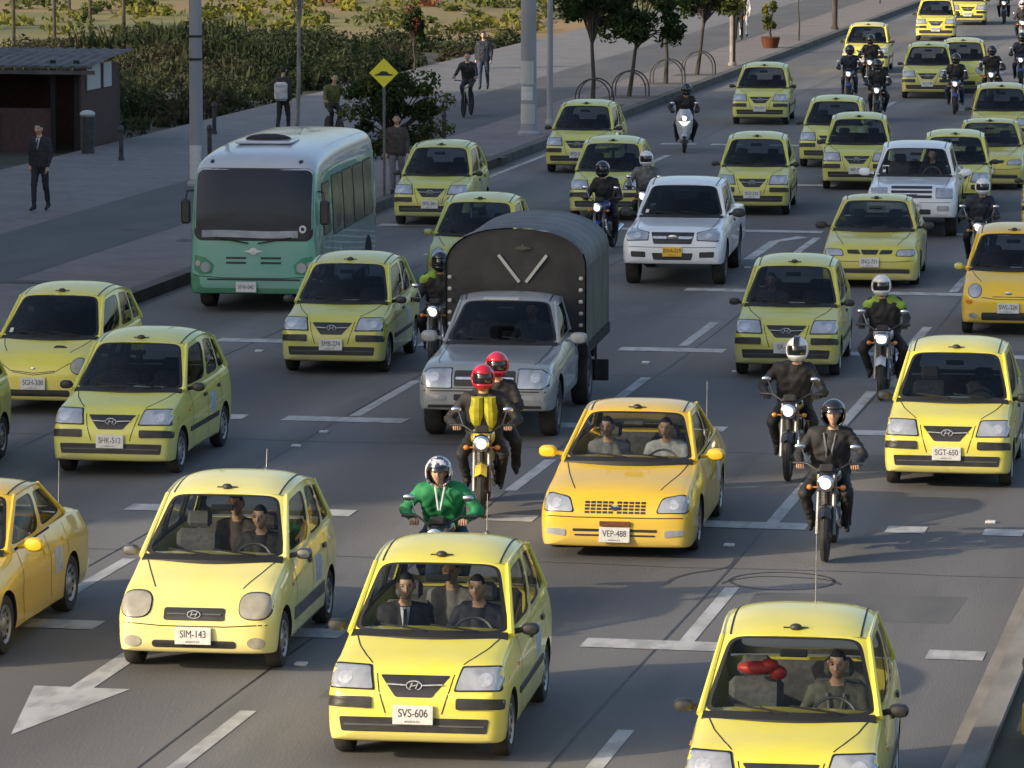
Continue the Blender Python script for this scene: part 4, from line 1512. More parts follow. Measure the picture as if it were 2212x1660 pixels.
def person(name, pose, top='jblack', legs='jeans', label=None, helmet=None, face_open=False, hair=True, hands='skin', vest=None, group=None, extras=(), k=1.0, bulk=1.0):
    P = {a: (Vector(b) if isinstance(b, tuple) else b) for a, b in POSES[pose].items()}
    st = P.get('stride', 0)
    jr = random.Random(label or pose)
    if pose in ('ride', 'ride_wide', 'pillion'):
        tw = jr.uniform(-.035, .035)
        for k_ in ('ch', 'nk', 'hd'):
            P[k_].x += tw * (1 if k_ == 'ch' else 1.5)
            P[k_].y += jr.uniform(-.05, .01)
    P['hd'].x += jr.uniform(-.012, .012)
    segs = []

    def mir(v_, s_):
        return Vector((v_.x * s_, v_.y, v_.z))
    J = {}
    for s_ in (-1, 1):
        d = Vector((0, st * s_, 0))
        hip, kn, an, toe = mir(P['hip'], s_), mir(P['kn'], s_) + d * .5, mir(P['an'], s_) + d, mir(P['toe'], s_) + d
        if st:
            an.z += .04 * (s_ > 0)
        sh, el, wr = mir(P['sh'], s_), mir(P['el'], s_) - d * .5, mir(P['wr'], s_) - d
        if pose in ('ride', 'ride_wide'):
            el = el + Vector((s_ * jr.uniform(-.05, .05), jr.uniform(-.03, .05), jr.uniform(-.07, .05)))
            kn.x += s_ * jr.uniform(-.06, .04)
        J[s_] = (el, wr)
        bl_ = 1 + (bulk - 1) * .8
        segs += [(hip, kn, .090 * bl_, .068 * bl_, 1), (kn, an, .064 * bl_, .048 * bl_, 1), (an, toe, .045, .036, 2), (an + Vector((0, .05, -.02)), toe, .036, .034, 2)]
        bk = bulk
        segs += [(sh, el, .058 * bk, .050 * bk, 0), (el, wr, .050 * bk, .036 * bk, 0)]
        segs += [(hip, sh * .8 + mir(Vector((0, P['sh'].y * .2, P['sh'].z * .2)), 1) * 1.0 if False else Vector((sh.x * .62, sh.y, sh.z - .06)), .108 * bk, .10 * bk, 0)]
        segs += [(Vector((sh.x * .3, sh.y, sh.z + .03)), sh, .06, .058, 0)]
    segs += [(P['pel'], P['ch'], .118 * bk, .13 * bk, 0), (P['ch'], P['nk'] - Vector((0, 0, .07)), .12, .07, 0), (P['nk'] - Vector((0, 0, .05)), P['hd'] - Vector((0, 0, .03)), .052, .05, 3)]
    segs += [(mir(P['hip'], -1), mir(P['hip'], 1), .10, .10, 1)]
    q = MB()
    for a, b, ra, rb, c in segs:
        q.capsule(a, b, ra, rb, 0, 10)
    tmp = q.build('tmpbody', M['skin'], None)
    md = tmp.modifiers.new('r', 'REMESH')
    md.mode = 'VOXEL'
    md.voxel_size = .021
    ms = tmp.modifiers.new('s', 'SMOOTH')
    ms.factor = .6
    ms.iterations = 4
    dg = bpy.context.evaluated_depsgraph_get()
    me = bpy.data.meshes.new_from_object(tmp.evaluated_get(dg))
    bpy.data.objects.remove(tmp)
    rnd = random.Random(len(me.vertices))
    out = MB()
    ph = [rnd.uniform(0, 6) for _ in range(3)]
    out.v = []
    for v_ in me.vertices:
        p = v_.co.copy()
        # folds of cloth
        f_ = .0055 * bulk * math.sin(p.z * 42 + p.x * 31 * math.sin(p.z * 9) + ph[0]) * math.sin(p.x * 27 + p.y * 30 + p.z * 11 + ph[1])
        out.v.append(tuple(p + v_.normal * f_))
    V = np.array([p.center for p in me.polygons])
    best = np.full(len(V), 1e9)
    cat = np.zeros(len(V), int)
    for a, b, ra, rb, c in segs:
        a_, b_ = np.array(a), np.array(b)
        d = b_ - a_
        t = np.clip(((V - a_) @ d) / max(d @ d, 1e-9), 0, 1)
        dist = np.linalg.norm(V - (a_ + t[:, None] * d), axis=1) - (ra + (rb - ra) * t)
        m_ = dist < best
        best[m_] = dist[m_]
        cat[m_] = c
    for p in me.polygons:
        out.f.append(list(p.vertices))
    out.m = [int(c) for c in cat]
    # hands: palm, four fingers of different length, thumb
    for s_ in (-1, 1):
        el, wr = J[s_]
        d = (wr - el).normalized()
        if P['grip']:
            pc = wr + Vector((0, -.035, .0))
            out.capsule(wr, pc, .030, .034, 4, 8)
            out.capsule(pc + Vector((-.03, 0, 0)), pc + Vector((.03, 0, 0)), .026, .024, 4, 8)
            for k_, (ln) in enumerate((.030, .036, .034, .026)):
                b0 = pc + Vector((s_ * (.036 - .024 * k_), -.018, .012))
                b1 = b0 + Vector((0, -ln, -.006))
                b2 = b1 + Vector((0, .002, -.034))
                b3 = b2 + Vector((0, .024, -.008))
                out.capsule(b0, b1, .0105, .010, 4, 6)
                out.capsule(b1, b2, .010, .009, 4, 6)
                out.capsule(b2, b3, .009, .008, 4, 6)
            t0 = pc + Vector((-s_ * .034, .004, -.008))
            t1 = t0 + Vector((-s_ * .012, -.026, -.018))
            out.capsule(t0, t1, .012, .010, 4, 6)
            out.capsule(t1, t1 + Vector((s_ * .018, -.012, -.006)), .010, .009, 4, 6)
        else:
            sd = d.cross(Vector((0, 0, 1)))
            sd = sd.normalized() if sd.length > .1 else Vector((0, 1, 0))
            if abs(d.z) > .7:
                sd = Vector((0, 1, 0))
            pc = wr + d * .07
            out.capsule(wr, pc, .028, .036, 4, 8)
            cu = Vector((-s_ * .25, 0, 0))
            for k_, ln in enumerate((.040, .045, .042, .033)):
                b0 = pc + sd * (-.030 + .020 * k_)
                b1 = b0 + (d + cu * .3).normalized() * ln
                b2 = b1 + (d + cu * 2).normalized() * ln * .7
                out.capsule(b0, b1, .0105, .0095, 4, 6)
                out.capsule(b1, b2, .0095, .008, 4, 6)
            t0 = wr + d * .03 - sd * .03
            t1 = t0 + d * .03 - sd * .022
            out.capsule(t0, t1, .012, .010, 4, 6)
            out.capsule(t1, t1 + d * .025 + cu * .03, .010, .009, 4, 6)
    # head
    hc = P['hd'] + Vector((0, -.01, .02))
    n0 = len(out.v)
    NH, MH = 28, 20
    rows = []
    for i in range(MH + 1):
        t = math.pi * i / MH
        row = []
        for j in range(NH):
            a = 2 * math.pi * j / NH
            x, y, z = math.sin(t) * math.cos(a), math.sin(t) * math.sin(a), math.cos(t)
            X, Y, Z = x * .076, y * .098, z * .122
            if Z < -.02:                      # jaw narrows, chin forward
                f_ = 1 - .38 * min((-.02 - Z) / .1, 1)
                X *= f_
                if Y > 0:
                    Y *= f_ * .8
                else:
                    Y *= .94
            if y < -.5 and abs(X) < .05 and -.01 < Z < .03:   # eye line set back
                Y += .010
            row.append(Vector((X, Y, Z)) + hc)
        rows.append(row)
    b0 = len(out.f)
    out.grid(rows, 3, closed=True)
    for i in range(b0, len(out.f)):
        c = sum((Vector(out.v[k_]) for k_ in out.f[i]), Vector()) / 4 - hc
        if hair and (c.z > .072 or (c.y > .005 and c.z > -.045) or (c.z > .045 and c.y > -.05)):
            out.m[i] = 5
            for k_ in out.f[i]:
                pass
    out.capsule(hc + Vector((0, -.090, .018)), hc + Vector((0, -.112, -.020)), .009, .014, 3, 8)
    for s_ in (-1, 1):
        out.ball(hc + Vector((s_ * .031, -.082, .012)), (.010, .007, .005), 5, 8, 6)
        out.ball(hc + Vector((s_ * .032, -.086, .030)), (.015, .005, .0025), 5, 8, 4)
        out.ball(hc + Vector((s_ * .078, .008, .0)), (.012, .022, .032), 3, 8, 6)
    out.ball(hc + Vector((0, -.084, -.052)), (.020, .007, .004), 6, 10, 6)
    o = out.build(name, [M[top], M[legs], M['shoe'], M['skin'], M[hands], M['hair'], M['lips']], None, sharp=60, fix=False)
    if label:
        tag(o, label, 'person', group)
    if helmet:
        q = MB()
        rows = []
        for i in range(15):
            t = math.pi * i / 16
            row = []
            for j in range(28):
                a = 2 * math.pi * j / 28
                x, y, z = math.sin(t) * math.cos(a), math.sin(t) * math.sin(a), math.cos(t)
                row.append(Vector((x * .130, y * .158 + (-.02 if z < -.3 and y < 0 else 0), z * .148)) + hc + Vector((0, .008, .012)))
            rows.append(row)
        q.grid(rows, 0, closed=True)
        keep = []
        for i, f_ in enumerate(q.f):
            c = sum((Vector(q.v[k_]) for k_ in f_), Vector()) / len(f_) - hc
            az = math.atan2(c.x, -c.y)
            if abs(az) < 1.12 and ((-.045 if not face_open else -.2) < c.z < .068):
                keep.append(False)
            else:
                keep.append(True)
        q.m = [m_ for m_, k_ in zip(q.m, keep) if k_]
        q.f = [f_ for f_, k_ in zip(q.f, keep) if k_]
        h = q.build('helmet', [M[helmet]], o, fix=False)
        sd = h.modifiers.new('s', 'SOLIDIFY')
        sd.thickness = .018
        sd.offset = -1
        q = MB()
        z0, z1 = (-.05, .07) if not face_open else (.035, .07)
        rows = []
        for i in range(5):
            z = z0 + (z1 - z0) * i / 4
            row = []
            for j in range(15):
                a = R(-68 + 136 * j / 14)
                zz = (z - .012) / .148
                rr = math.sqrt(max(1 - zz * zz, 0))
                row.append(Vector((math.sin(a) * .130 * rr * 1.01, -math.cos(a) * .158 * rr * 1.02 + .008, z)) + hc)
            rows.append(row)
        q.grid(rows, 0)
        vz = q.build('visor', M['visor'], h, fix=False)
    if vest:
        q = MB()
        for s_ in (-1, 1):
            a = Vector((s_ * .055, P['sh'].y - .125, P['sh'].z + .0))
            b = Vector((s_ * .075, P['ch'].y - .150, P['ch'].z - .02))
            c = Vector((s_ * .085, P['pel'].y - .165, P['pel'].z + .12))
            q.tube([a + Vector((s_ * .02, .03, 0)), b + Vector((s_ * .01, .045, 0)), c + Vector((0, .05, 0))], [.075, .095, .08], 0, 10)
        v_ = q.build('vest', M[vest], o)
    for kind in extras:
        q = MB()
        if kind == 'shirt':
            q.add([P['nk'] + Vector(p) for p in ((-.045, -.085, -.03), (.045, -.085, -.03), (.012, -.155, -.26), (-.012, -.155, -.26), (0, -.10, -.03), (0, -.175, -.2))],
                  [(0, 4, 5, 3), (4, 1, 2, 5)])
            q.build('shirt_front', M['shirt'], o, sharp=0)
            q = MB()
            q.add([P['nk'] + Vector(p) for p in ((-.014, -.118, -.04), (.014, -.118, -.04), (.020, -.185, -.24), (0, -.188, -.27), (-.020, -.185, -.24))], [(0, 1, 2, 3, 4)])
            q.build('tie', M['jnavy'], o, sharp=0)
        elif kind == 'hstripe':
            q.grid([[hc + Vector((dx, .008 - math.cos(R(a)) * .186, .012 + math.sin(R(a)) * .176)) for dx in (-.035, 0, .035)] for a in range(22, 170, 12)], 0)
            q.build('helmet_stripe', M['hblack'], o, fix=False)
        elif kind == 'lapel':
            for s_ in (-1, 1):
                q.tube([P['nk'] + Vector((s_ * .05, -.10, -.03)), P['nk'] + Vector((s_ * .01, -.165, -.27))], [.013, .008], 0, 6)
            q.build('collar', M['shirt'], o)
        elif kind == 'bag':
            q.rbox((0, .12, 1.12), (.36, .18, .48), .06)
            q.build('backpack', M['jwhite'], o)
        elif kind == 'stripe':
            for s_ in (-1, 1):
                q.tube([Vector((s_ * .07, P['sh'].y - .10, P['sh'].z)), Vector((s_ * .03, P['ch'].y - .16, P['ch'].z - .04)), Vector((s_ * .04, P['pel'].y - .15, P['pel'].z + .1))], .012, 0, 6)
            q.build('jacket_stripe', M['jgrey'], o)
        elif kind == 'shoulders':
            for s_ in (-1, 1):
                q.capsule(Vector((s_ * .10, P['sh'].y - .015, P['sh'].z - .005)), Vector((s_ * .24, P['sh'].y - .01, P['sh'].z - .07)), .095, .082, 0, 10)
            q.build('shoulder_panel', M['vestgreen'], o)
    o.scale = (k, k, k)
    return o


# ------------------------------------------------------------------ plants
def leaf_mat(name, c1, c2, tr=.25):
    m = noise_mat(name, c1, c2, .9, .75, rand=.12, lo=.3, hi=.7, spec=.15)
    L = m.node_tree.links
    p = m.node_tree.nodes['Principled BSDF']
    t = nn(m, 'ShaderNodeBsdfTranslucent')
    src = p.inputs['Base Color'].links[0].from_socket
    L.new(src, t.inputs[0])
    mx = nn(m, 'ShaderNodeMixShader')
    mx.inputs[0].default_value = tr
    out = m.node_tree.nodes['Material Output']
    L.new(p.outputs[0], mx.inputs[1])
    L.new(t.outputs[0], mx.inputs[2])
    L.new(mx.outputs[0], out.inputs[0])
    return m


M['leaf'] = leaf_mat('dark_leaves', (.018, .035, .012), (.045, .075, .022))
M['leaf2'] = leaf_mat('olive_leaves', (.05, .065, .02), (.11, .12, .035))
M['shrub'] = leaf_mat('shrub_leaves', (.011, .020, .010), (.034, .045, .018))
M['shrub2'] = leaf_mat('pale_shrub_leaves', (.03, .042, .018), (.052, .058, .028))
M['shrub3'] = leaf_mat('brownish_scrub', (.033, .03, .018), (.055, .05, .028))
M['bloom'] = leaf_mat('pale_blossom', (.6, .6, .45), (.75, .7, .5))
M['yellowleaf'] = leaf_mat('yellow_leaves', (.20, .18, .03), (.10, .12, .025))
M['reddish'] = leaf_mat('rusty_leaves', (.10, .04, .025), (.16, .06, .03))
M['bark'] = noise_mat('bark', (.035, .03, .025), (.075, .065, .055), 12, .95, bump=.6, stretch=(1, 1, .2))
M['palebark'] = noise_mat('pale_bark', (.30, .28, .26), (.16, .15, .14), 9, .9, stretch=(1, 1, .3))


def leaf_quads(n, cen, rad, size, rnd, droop=.0):
    """n leaf-sized quads spread through an ellipsoid, denser towards its skin"""
    a = rnd.normal(size=(n, 3))
    a /= np.linalg.norm(a, axis=1)[:, None]
    r_ = rnd.uniform(.25, 1.0, n) ** .45
    c = a * r_[:, None] * np.array(rad) + np.array(cen)
    d = a + rnd.normal(size=(n, 3)) * .8
    d /= np.linalg.norm(d, axis=1)[:, None]
    t = np.cross(d, rnd.normal(size=(n, 3)))
    t /= np.linalg.norm(t, axis=1)[:, None] + 1e-9
    b = np.cross(d, t)
    s_ = size * rnd.uniform(.6, 1.35, n)[:, None]
    v_ = np.stack([c - t * s_, c + b * s_ * .45, c + t * s_, c - b * s_ * .45], 1)
    return v_.reshape(-1, 3)


def leaves_obj(name, blocks, mats, parent=None):
    V = np.concatenate([b[0] for b in blocks])
    me = bpy.data.meshes.new(name)
    n = len(V) // 4
    me.vertices.add(len(V))
    me.vertices.foreach_set('co', V.ravel())
    me.loops.add(n * 4)
    me.loops.foreach_set('vertex_index', np.arange(n * 4))
    me.polygons.add(n)
    me.polygons.foreach_set('loop_start', np.arange(0, n * 4, 4))
    mi = np.concatenate([np.full(len(b[0]) // 4, b[1]) for b in blocks])
    for q in mats:
        me.materials.append(q)
    me.polygons.foreach_set('material_index', mi.astype(np.int32))
    me.update()
    me.validate()
    o = bpy.data.objects.new(name, me)
    COL.objects.link(o)
    o.parent = parent
    return o


def tree(name, loc, h, cz, cr, n, lsize, seed, mats=('leaf', 'leaf2'), tr=.06, lean=(0, 0), bark='bark', clumps=16, bloom=0, skirt=0.0):
    rnd = np.random.default_rng(seed)
    root = empty(name, loc)
    q = MB()
    top = Vector((lean[0], lean[1], cz))
    pts = [Vector((0, 0, -.05)), Vector((lean[0] * .2 + .03, lean[1] * .2, cz * .3)), Vector((lean[0] * .6 - .02, lean[1] * .6, cz * .65)), top]
    q.tube(pts, [tr * 1.25, tr, tr * .85, tr * .6], 0, 10)
    blocks = []
    for i in range(clumps):
        a = rnd.uniform(0, 2 * math.pi)
        e = rnd.uniform(-.6 - skirt, 1.0)
        rr = rnd.uniform(.35, 1.0)
        c = Vector((math.cos(a) * cr[0] * rr * math.cos(e * .9), math.sin(a) * cr[1] * rr * math.cos(e * .9), e * cr[2])) * .78 + Vector((lean[0], lean[1], cz + cr[2] * .25))
        q.tube([pts[2].lerp(top, rnd.uniform(0, 1)), (top + c) / 2 + Vector((0, 0, -.1)), c], [tr * .45, tr * .3, .012], 0, 6)
        k = rnd.uniform(.15, .36)
        blocks.append((leaf_quads(int(n / clumps), c, (cr[0] * k, cr[1] * k, cr[2] * k * .8), lsize, rnd), int(rnd.random() > .72)))
    if bloom:
        for i in range(bloom):
            c = Vector((-cr[0] * rnd.uniform(.6, 1.0), rnd.uniform(-.5, .5), cz + rnd.uniform(-.6, .8)))
            blocks.append((leaf_quads(14, c, (.12, .12, .12), lsize * .8, rnd), 2))
    q.build('trunk', M[bark], root)
    leaves_obj('crown', blocks, [M[m_] for m_ in mats] + [M['bloom']], root)
    return root


def proj(p):
    x, y, z = p
    X = x * math.cos(YAW) + y * math.sin(YAW)
    Y = -x * math.sin(YAW) + y * math.cos(YAW)
    Z = z - CH
    d = Y * math.cos(PIT) - Z * math.sin(PIT)
    u = Y * math.sin(PIT) + Z * math.cos(PIT)
    return CX + F_ * X / d, CY - F_ * u / d


# ------------------------------------------------------------------ ground, road, pavement
def sheet(name, pts, z, m, kind='structure', thick=0.0):
    q = MB()
    n = len(pts)
    if thick:
        q.add([(x, y, z) for x, y in pts] + [(x, y, z - thick) for x, y in pts], [tuple(range(n))] + [(i, (i + 1) % n, n + (i + 1) % n, n + i) for i in range(n)])
    else:
        q.add([(x, y, z) for x, y in pts], [tuple(range(n))])
    o = q.build(name, m, None, sharp=0)
    if kind:
        o['kind'] = kind
    return o


M['asphalt'] = noise_mat('asphalt', (.115, .113, .112), (.19, .183, .175), 1.1, .85, c3=(.08, .079, .08), scale2=.55, bump=.25, bscale=60, stretch=(1, .13, 1), amt2=.8)
M['grass'] = noise_mat('dry_field', (.17, .145, .04), (.055, .085, .022), .09, .95, c3=(.26, .16, .065), scale2=.045, bump=.6, bscale=3, lo=.4, hi=.6, amt2=.9)
M['dirt'] = noise_mat('dark_soil', (.03, .035, .02), (.06, .055, .035), .6, .95, bump=.6, bscale=4)


def paver_mat(name, c1, c2, sx=2.4, mortar=(.08, .075, .075)):
    m = noise_mat(name, c1, c2, .8, .85, bump=.1)
    L = m.node_tree.links
    p = m.node_tree.nodes['Principled BSDF']
    src = p.inputs['Base Color'].links[0].from_socket
    tc = nn(m, 'ShaderNodeTexCoord')
    br = nn(m, 'ShaderNodeTexBrick')
    br.inputs['Scale'].default_value = sx
    br.inputs['Mortar Size'].default_value = .015
    br.inputs['Mortar'].default_value = (*mortar, 1)
    br.inputs['Color2'].default_value = (.085, .08, .078, 1)
    L.new(tc.outputs['Object'], br.inputs['Vector'])
    L.new(src, br.inputs['Color1'])
    mx = nn(m, 'ShaderNodeMix', data_type='RGBA')
    mx.inputs[0].default_value = .45
    L.new(src, mx.inputs[6])
    L.new(br.outputs[0], mx.inputs[7])
    L.new(mx.outputs[2], p.inputs['Base Color'])
    return m


M['paver'] = paver_mat('pink_pavers', (.165, .142, .135), (.21, .18, .17))
M['paver2'] = paver_mat('grey_pavers', (.15, .148, .15), (.19, .185, .185))
M['path'] = noise_mat('cycle_path_asphalt', (.065, .066, .07), (.09, .09, .092), .9, .85, bump=.2, stretch=(1, .3, 1))
M['kerb'] = noise_mat('kerb_concrete', (.10, .095, .09), (.19, .18, .17), 1.5, .85, bump=.2, lo=.3, hi=.7)
M['kerbface'] = noise_mat('kerb_dark', (.05, .05, .05), (.10, .095, .09), 1.5, .85)
M['palekerb'] = noise_mat('pale_concrete', (.27, .25, .22), (.16, .14, .12), 2.5, .8, stretch=(1, .3, 1))
M['concrete'] = noise_mat('pole_concrete', (.25, .26, .27), (.33, .33, .34), 2.5, .8, bump=.15, stretch=(1, 1, .2))
M['marking'] = noise_mat('worn_road_paint', (.46, .46, .45), (.34, .34, .33), 3, .8, c3=(.17, .17, .17), scale2=5, lo=.4, hi=.75, amt2=.5, stretch=(1, .4, 1))
M['seam'] = noise_mat('tar_seam', (.025, .025, .027), (.05, .05, .05), 5, .6)
M['patch'] = noise_mat('asphalt_patch', (.085, .084, .085), (.115, .113, .11), 2, .85, stretch=(1, .3, 1))

# traffic film: darker down the middle of each lane, paler in the wheel tracks
_m = M['asphalt']
_L = _m.node_tree.links
_p = _m.node_tree.nodes['Principled BSDF']
_src = _p.inputs['Base Color'].links[0].from_socket
_tc = nn(_m, 'ShaderNodeTexCoord')
_sx = nn(_m, 'ShaderNodeSeparateXYZ')
_L.new(_tc.outputs['Object'], _sx.inputs[0])
_a = nn(_m, 'ShaderNodeMath', operation='MULTIPLY_ADD')
_a.inputs[1].default_value = 2 * math.pi / 3.43
_a.inputs[2].default_value = 8.15 * 2 * math.pi / 3.43
_L.new(_sx.outputs[0], _a.inputs[0])
_c = nn(_m, 'ShaderNodeMath', operation='COSINE')
_L.new(_a.outputs[0], _c.inputs[0])
_n = nn(_m, 'ShaderNodeTexNoise')
_n.inputs['Scale'].default_value = .35
_L.new(_tc.outputs['Object'], _n.inputs['Vector'])
_r = nn(_m, 'ShaderNodeMapRange')
_r.inputs[1].default_value = -.2
_r.inputs[2].default_value = 1
_r.inputs[4].default_value = 1.0
_L.new(_c.outputs[0], _r.inputs[0])
_k = nn(_m, 'ShaderNodeMath', operation='MULTIPLY')
_L.new(_r.outputs[0], _k.inputs[0])
_L.new(_n.outputs[0], _k.inputs[1])
_x = nn(_m, 'ShaderNodeMix', data_type='RGBA')
_L.new(_k.outputs[0], _x.inputs[0])
_L.new(_src, _x.inputs[6])
_x.inputs[7].default_value = (.075, .073, .073, 1)
_L.new(_x.outputs[2], _p.inputs['Base Color'])

XK, XM = -20.1, -3.15
sheet('ground', [(-900, -100), (900, -100), (900, 1500), (-900, 1500)], -.03, M['grass'])
sheet('road', [(XK, 10), (XM, 10), (XM, 400), (XK, 400)], 0, M['asphalt'])
sheet('sidewalk', [(-30.6, 30), (XK - .28, 30), (XK - .28, 400), (-30.6, 400)], .20, M['paver'], thick=.22)
sheet('kerb', [(XK - .28, 30), (XK, 30), (XK, 400), (XK - .28, 400)], .205, M['kerbface'], thick=.2)
sheet('cycle_path', [(-25.6, 30), (-22.75, 30), (-22.75, 400), (-25.6, 400)], .204, M['path'])
sheet('walkway', [(-30.2, 100), (-25.6, 86), (-25.6, 400), (-30.2, 400)], .204, M['paver2'])
sheet('verge', [(-75, 60), (-30.6, 60), (-30.6, 166), (-75, 142)], .02, M['dirt'])
# median at the right edge: gutter, kerb and strip behind it
sheet('gutter', [(XM - .18, 20), (XM, 20), (XM, 400), (XM - .18, 400)], .004, M['palekerb'])
sheet('median_kerb', [(XM, 20), (XM + .22, 20), (XM + .22, 400), (XM, 400)], .16, M['palekerb'], thick=.17)
sheet('median', [(XM + .22, 20), (XM + 4, 20), (XM + 4, 400), (XM + .22, 400)], .10, M['dirt'], thick=.1)
sheet('far_road', [(XM + 4, 20), (XM + 20, 20), (XM + 20, 400), (XM + 4, 400)], 0, M['asphalt'])

pt = MB()
for x0, x1, y0, y1 in ((-18.9, -17.3, 58, 64.5), (-12.6, -11.2, 70, 73), (-8.9, -7.4, 52.3, 55.0), (-15.9, -14.2, 44.0, 48.2), (-5.9, -4.3, 61, 67), (-9.2, -7.6, 38.4, 40.6), (-16, -13.8, 89, 95), (-12.5, -10.9, 101, 108),
                       (-9.3, -8.1, 79, 84), (-19.2, -17.9, 83, 92), (-6.0, -3.9, 43.2, 44.9)):
    pt.add([(x0, y0, .0016), (x1, y0 + .1, .0016), (x1 + .05, y1, .0016), (x0 - .04, y1 - .12, .0016)], [(0, 1, 2, 3)])
o = pt.build('road_patches', M['patch'], None, sharp=0)
o['kind'] = 'structure'
mk = MB()


def rect(q, x0, x1, y0, y1, z):
    q.add([(x0, y0, z), (x1, y0, z), (x1, y1, z), (x0, y1, z)], [(0, 1, 2, 3)])


Z1, Z2 = .0048, .0032
Z3 = .0064
for x, y0, y1 in ((-9.67, 33, 37.7), (-13.27, 57.6, 61.6), (-9.9, 51.3, 54.0), (-6.32, 41.6, 45.0), (-6.48, 49.2, 52.6), (-6.68, 58.0, 61.6), (-10.15, 66.7, 70.0),
                  (-10.36, 81.9, 85.4), (-6.2, 33.8, 37.5), (-13.02, 43.4, 45.6), (-10.07, 60.0, 62.6), (-13.5, 72, 75.5), (-13.4, 84, 87), (-13.5, 96, 99), (-10.3, 96, 99), (-6.7, 66.5, 70),
                  (-6.8, 75.5, 78.5), (-13.4, 111.5, 115), (-16.7, 104, 107), (-16.6, 72, 75), (-10.3, 111.5, 115), (-13.5, 126, 130), (-10.3, 126, 130), (-6.9, 96, 99)):
    rect(mk, x - .075, x + .075, y0, y1, Z1)
rect(mk, -19.74, -19.60, 96, 108, Z1)
rect(mk, -19.74, -19.60, 30, 66, Z1)
for y, spans in ((49.2, [(-14.05, -13.55), (-11.75, -11.35), (-9.75, -9.2), (-7.25, -6.05), (-5.15, -4.7), (-4.05, -3.6)]),
                 (57.25, [(-15.25, -14.7), (-14.15, -12.48), (-10.6, -8.14), (-6.5, -5.6), (-4.4, -3.6)]),
                 (66.1, [(-17.4, -15.7), (-14.2, -12.9), (-11.05, -9.42), (-7.9, -6.6), (-5.3, -4.2)]),
                 (41.6, [(-13.0, -12.2), (-10.35, -9.7), (-7.3, -5.8), (-3.95, -3.4)]),
                 (75.1, [(-15.4, -14.3), (-11.4, -9.8), (-8.0, -6.6), (-4.9, -3.9)]),
                 (86.6, [(-19.4, -17.6), (-15.4, -14.2), (-12.0, -10.4), (-8.0, -6.7), (-5, -4)]),
                 (98.3, [(-17.2, -16.4), (-12.4, -11.5), (-9, -8)]),
                 (111.0, [(-17.5, -16.6), (-16.2, -15.4), (-14.7, -13.9), (-12.6, -11.7), (-9, -8)]),
                 (146.5, [(-14.2, -13.4), (-12.4, -11.6), (-10, -9)])):
    for a, b in spans:
        rect(mk, a, b, y - .24, y + .24, Z3)
# hatched box beside the bus lane
for k in range(5):
    y = 80.4 + k * 1.25
    mk.add([(-17.2, y, Z1), (-15.4, y + .3, Z1), (-15.4, y + .62, Z1), (-17.2, y + .34, Z1)], [(0, 1, 2, 3)])
# arrows
def arrow(x, y, s_=1.0):
    yb = y + .1
    mk.add([(x - .11, y + 3.0 * s_, Z1), (x - .11, yb, Z1), (x - .46, yb, Z1), (x, y - 2.2 * s_, Z1), (x + .46, yb, Z1), (x + .11, yb, Z1), (x + .11, y + 3.0 * s_, Z1)],
           [(1, 2, 3), (1, 3, 5), (3, 4, 5), (0, 1, 5, 6)])


tip = at(30, 1597)
arrow(-11.45, tip.y + 2.25, .95)
a_ = at(1640, 545)
rect(mk, a_.x - .1, a_.x + .1, a_.y - 1.5, a_.y + 2.2, Z1)
mk.add([(a_.x - .1, a_.y + 2.2, Z1), (a_.x + .1, a_.y + 2.2, Z1), (a_.x + .55, a_.y + 3.2, Z1), (a_.x + .3, a_.y + 3.4, Z1)], [(0, 1, 2, 3)])
a_ = at(1625, 560)
o = mk.build('road_markings', M['marking'], None, sharp=0)
o['kind'] = 'structure'
sm = MB()
for x in (-9.85, -13.25, -6.45, -16.7):
    pts = [(x + .04 * math.sin(y * .3), y) for y in range(20, 210, 2)]
    for (xa, ya), (xb, yb) in zip(pts[:-1], pts[1:]):
        sm.add([(xa - .1 - .012, ya, Z2), (xa - .1 + .012, ya, Z2), (xb - .1 + .012, yb, Z2), (xb - .1 - .012, yb, Z2)], [(0, 1, 2, 3)])
rnd = random.Random(3)
for y in (31.5, 46.2, 55.1, 62.8, 70.6, 79.2, 92.4, 104, 118, 133):
    for k in range(17):
        xa, xb = XK + k, XK + k + 1
        ya, yb = y + .05 * math.sin(xa * 2), y + .05 * math.sin(xb * 2)
        sm.add([(xa, ya, Z2), (xb, yb, Z2), (xb, yb + .02, Z2), (xa, ya + .02, Z2)], [(0, 1, 2, 3)])
# looping tar repairs in front of the right taxi
def tar(pix, wd=.05):
    pts = catmull([tuple(at(*p))[:2] for p in pix], 5)
    for i in range(len(pts) - 1):
        a, b = Vector(pts[i]), Vector(pts[i + 1])
        d = (b - a)
        if d.length < 1e-4:
            continue
        n = Vector((-d.y, d.x)).normalized() * wd / 2
        sm.add([(*(a - n), Z2 + .0006), (*(b - n), Z2 + .0006), (*(b + n), Z2 + .0006), (*(a + n), Z2 + .0006)], [(0, 1, 2, 3)])


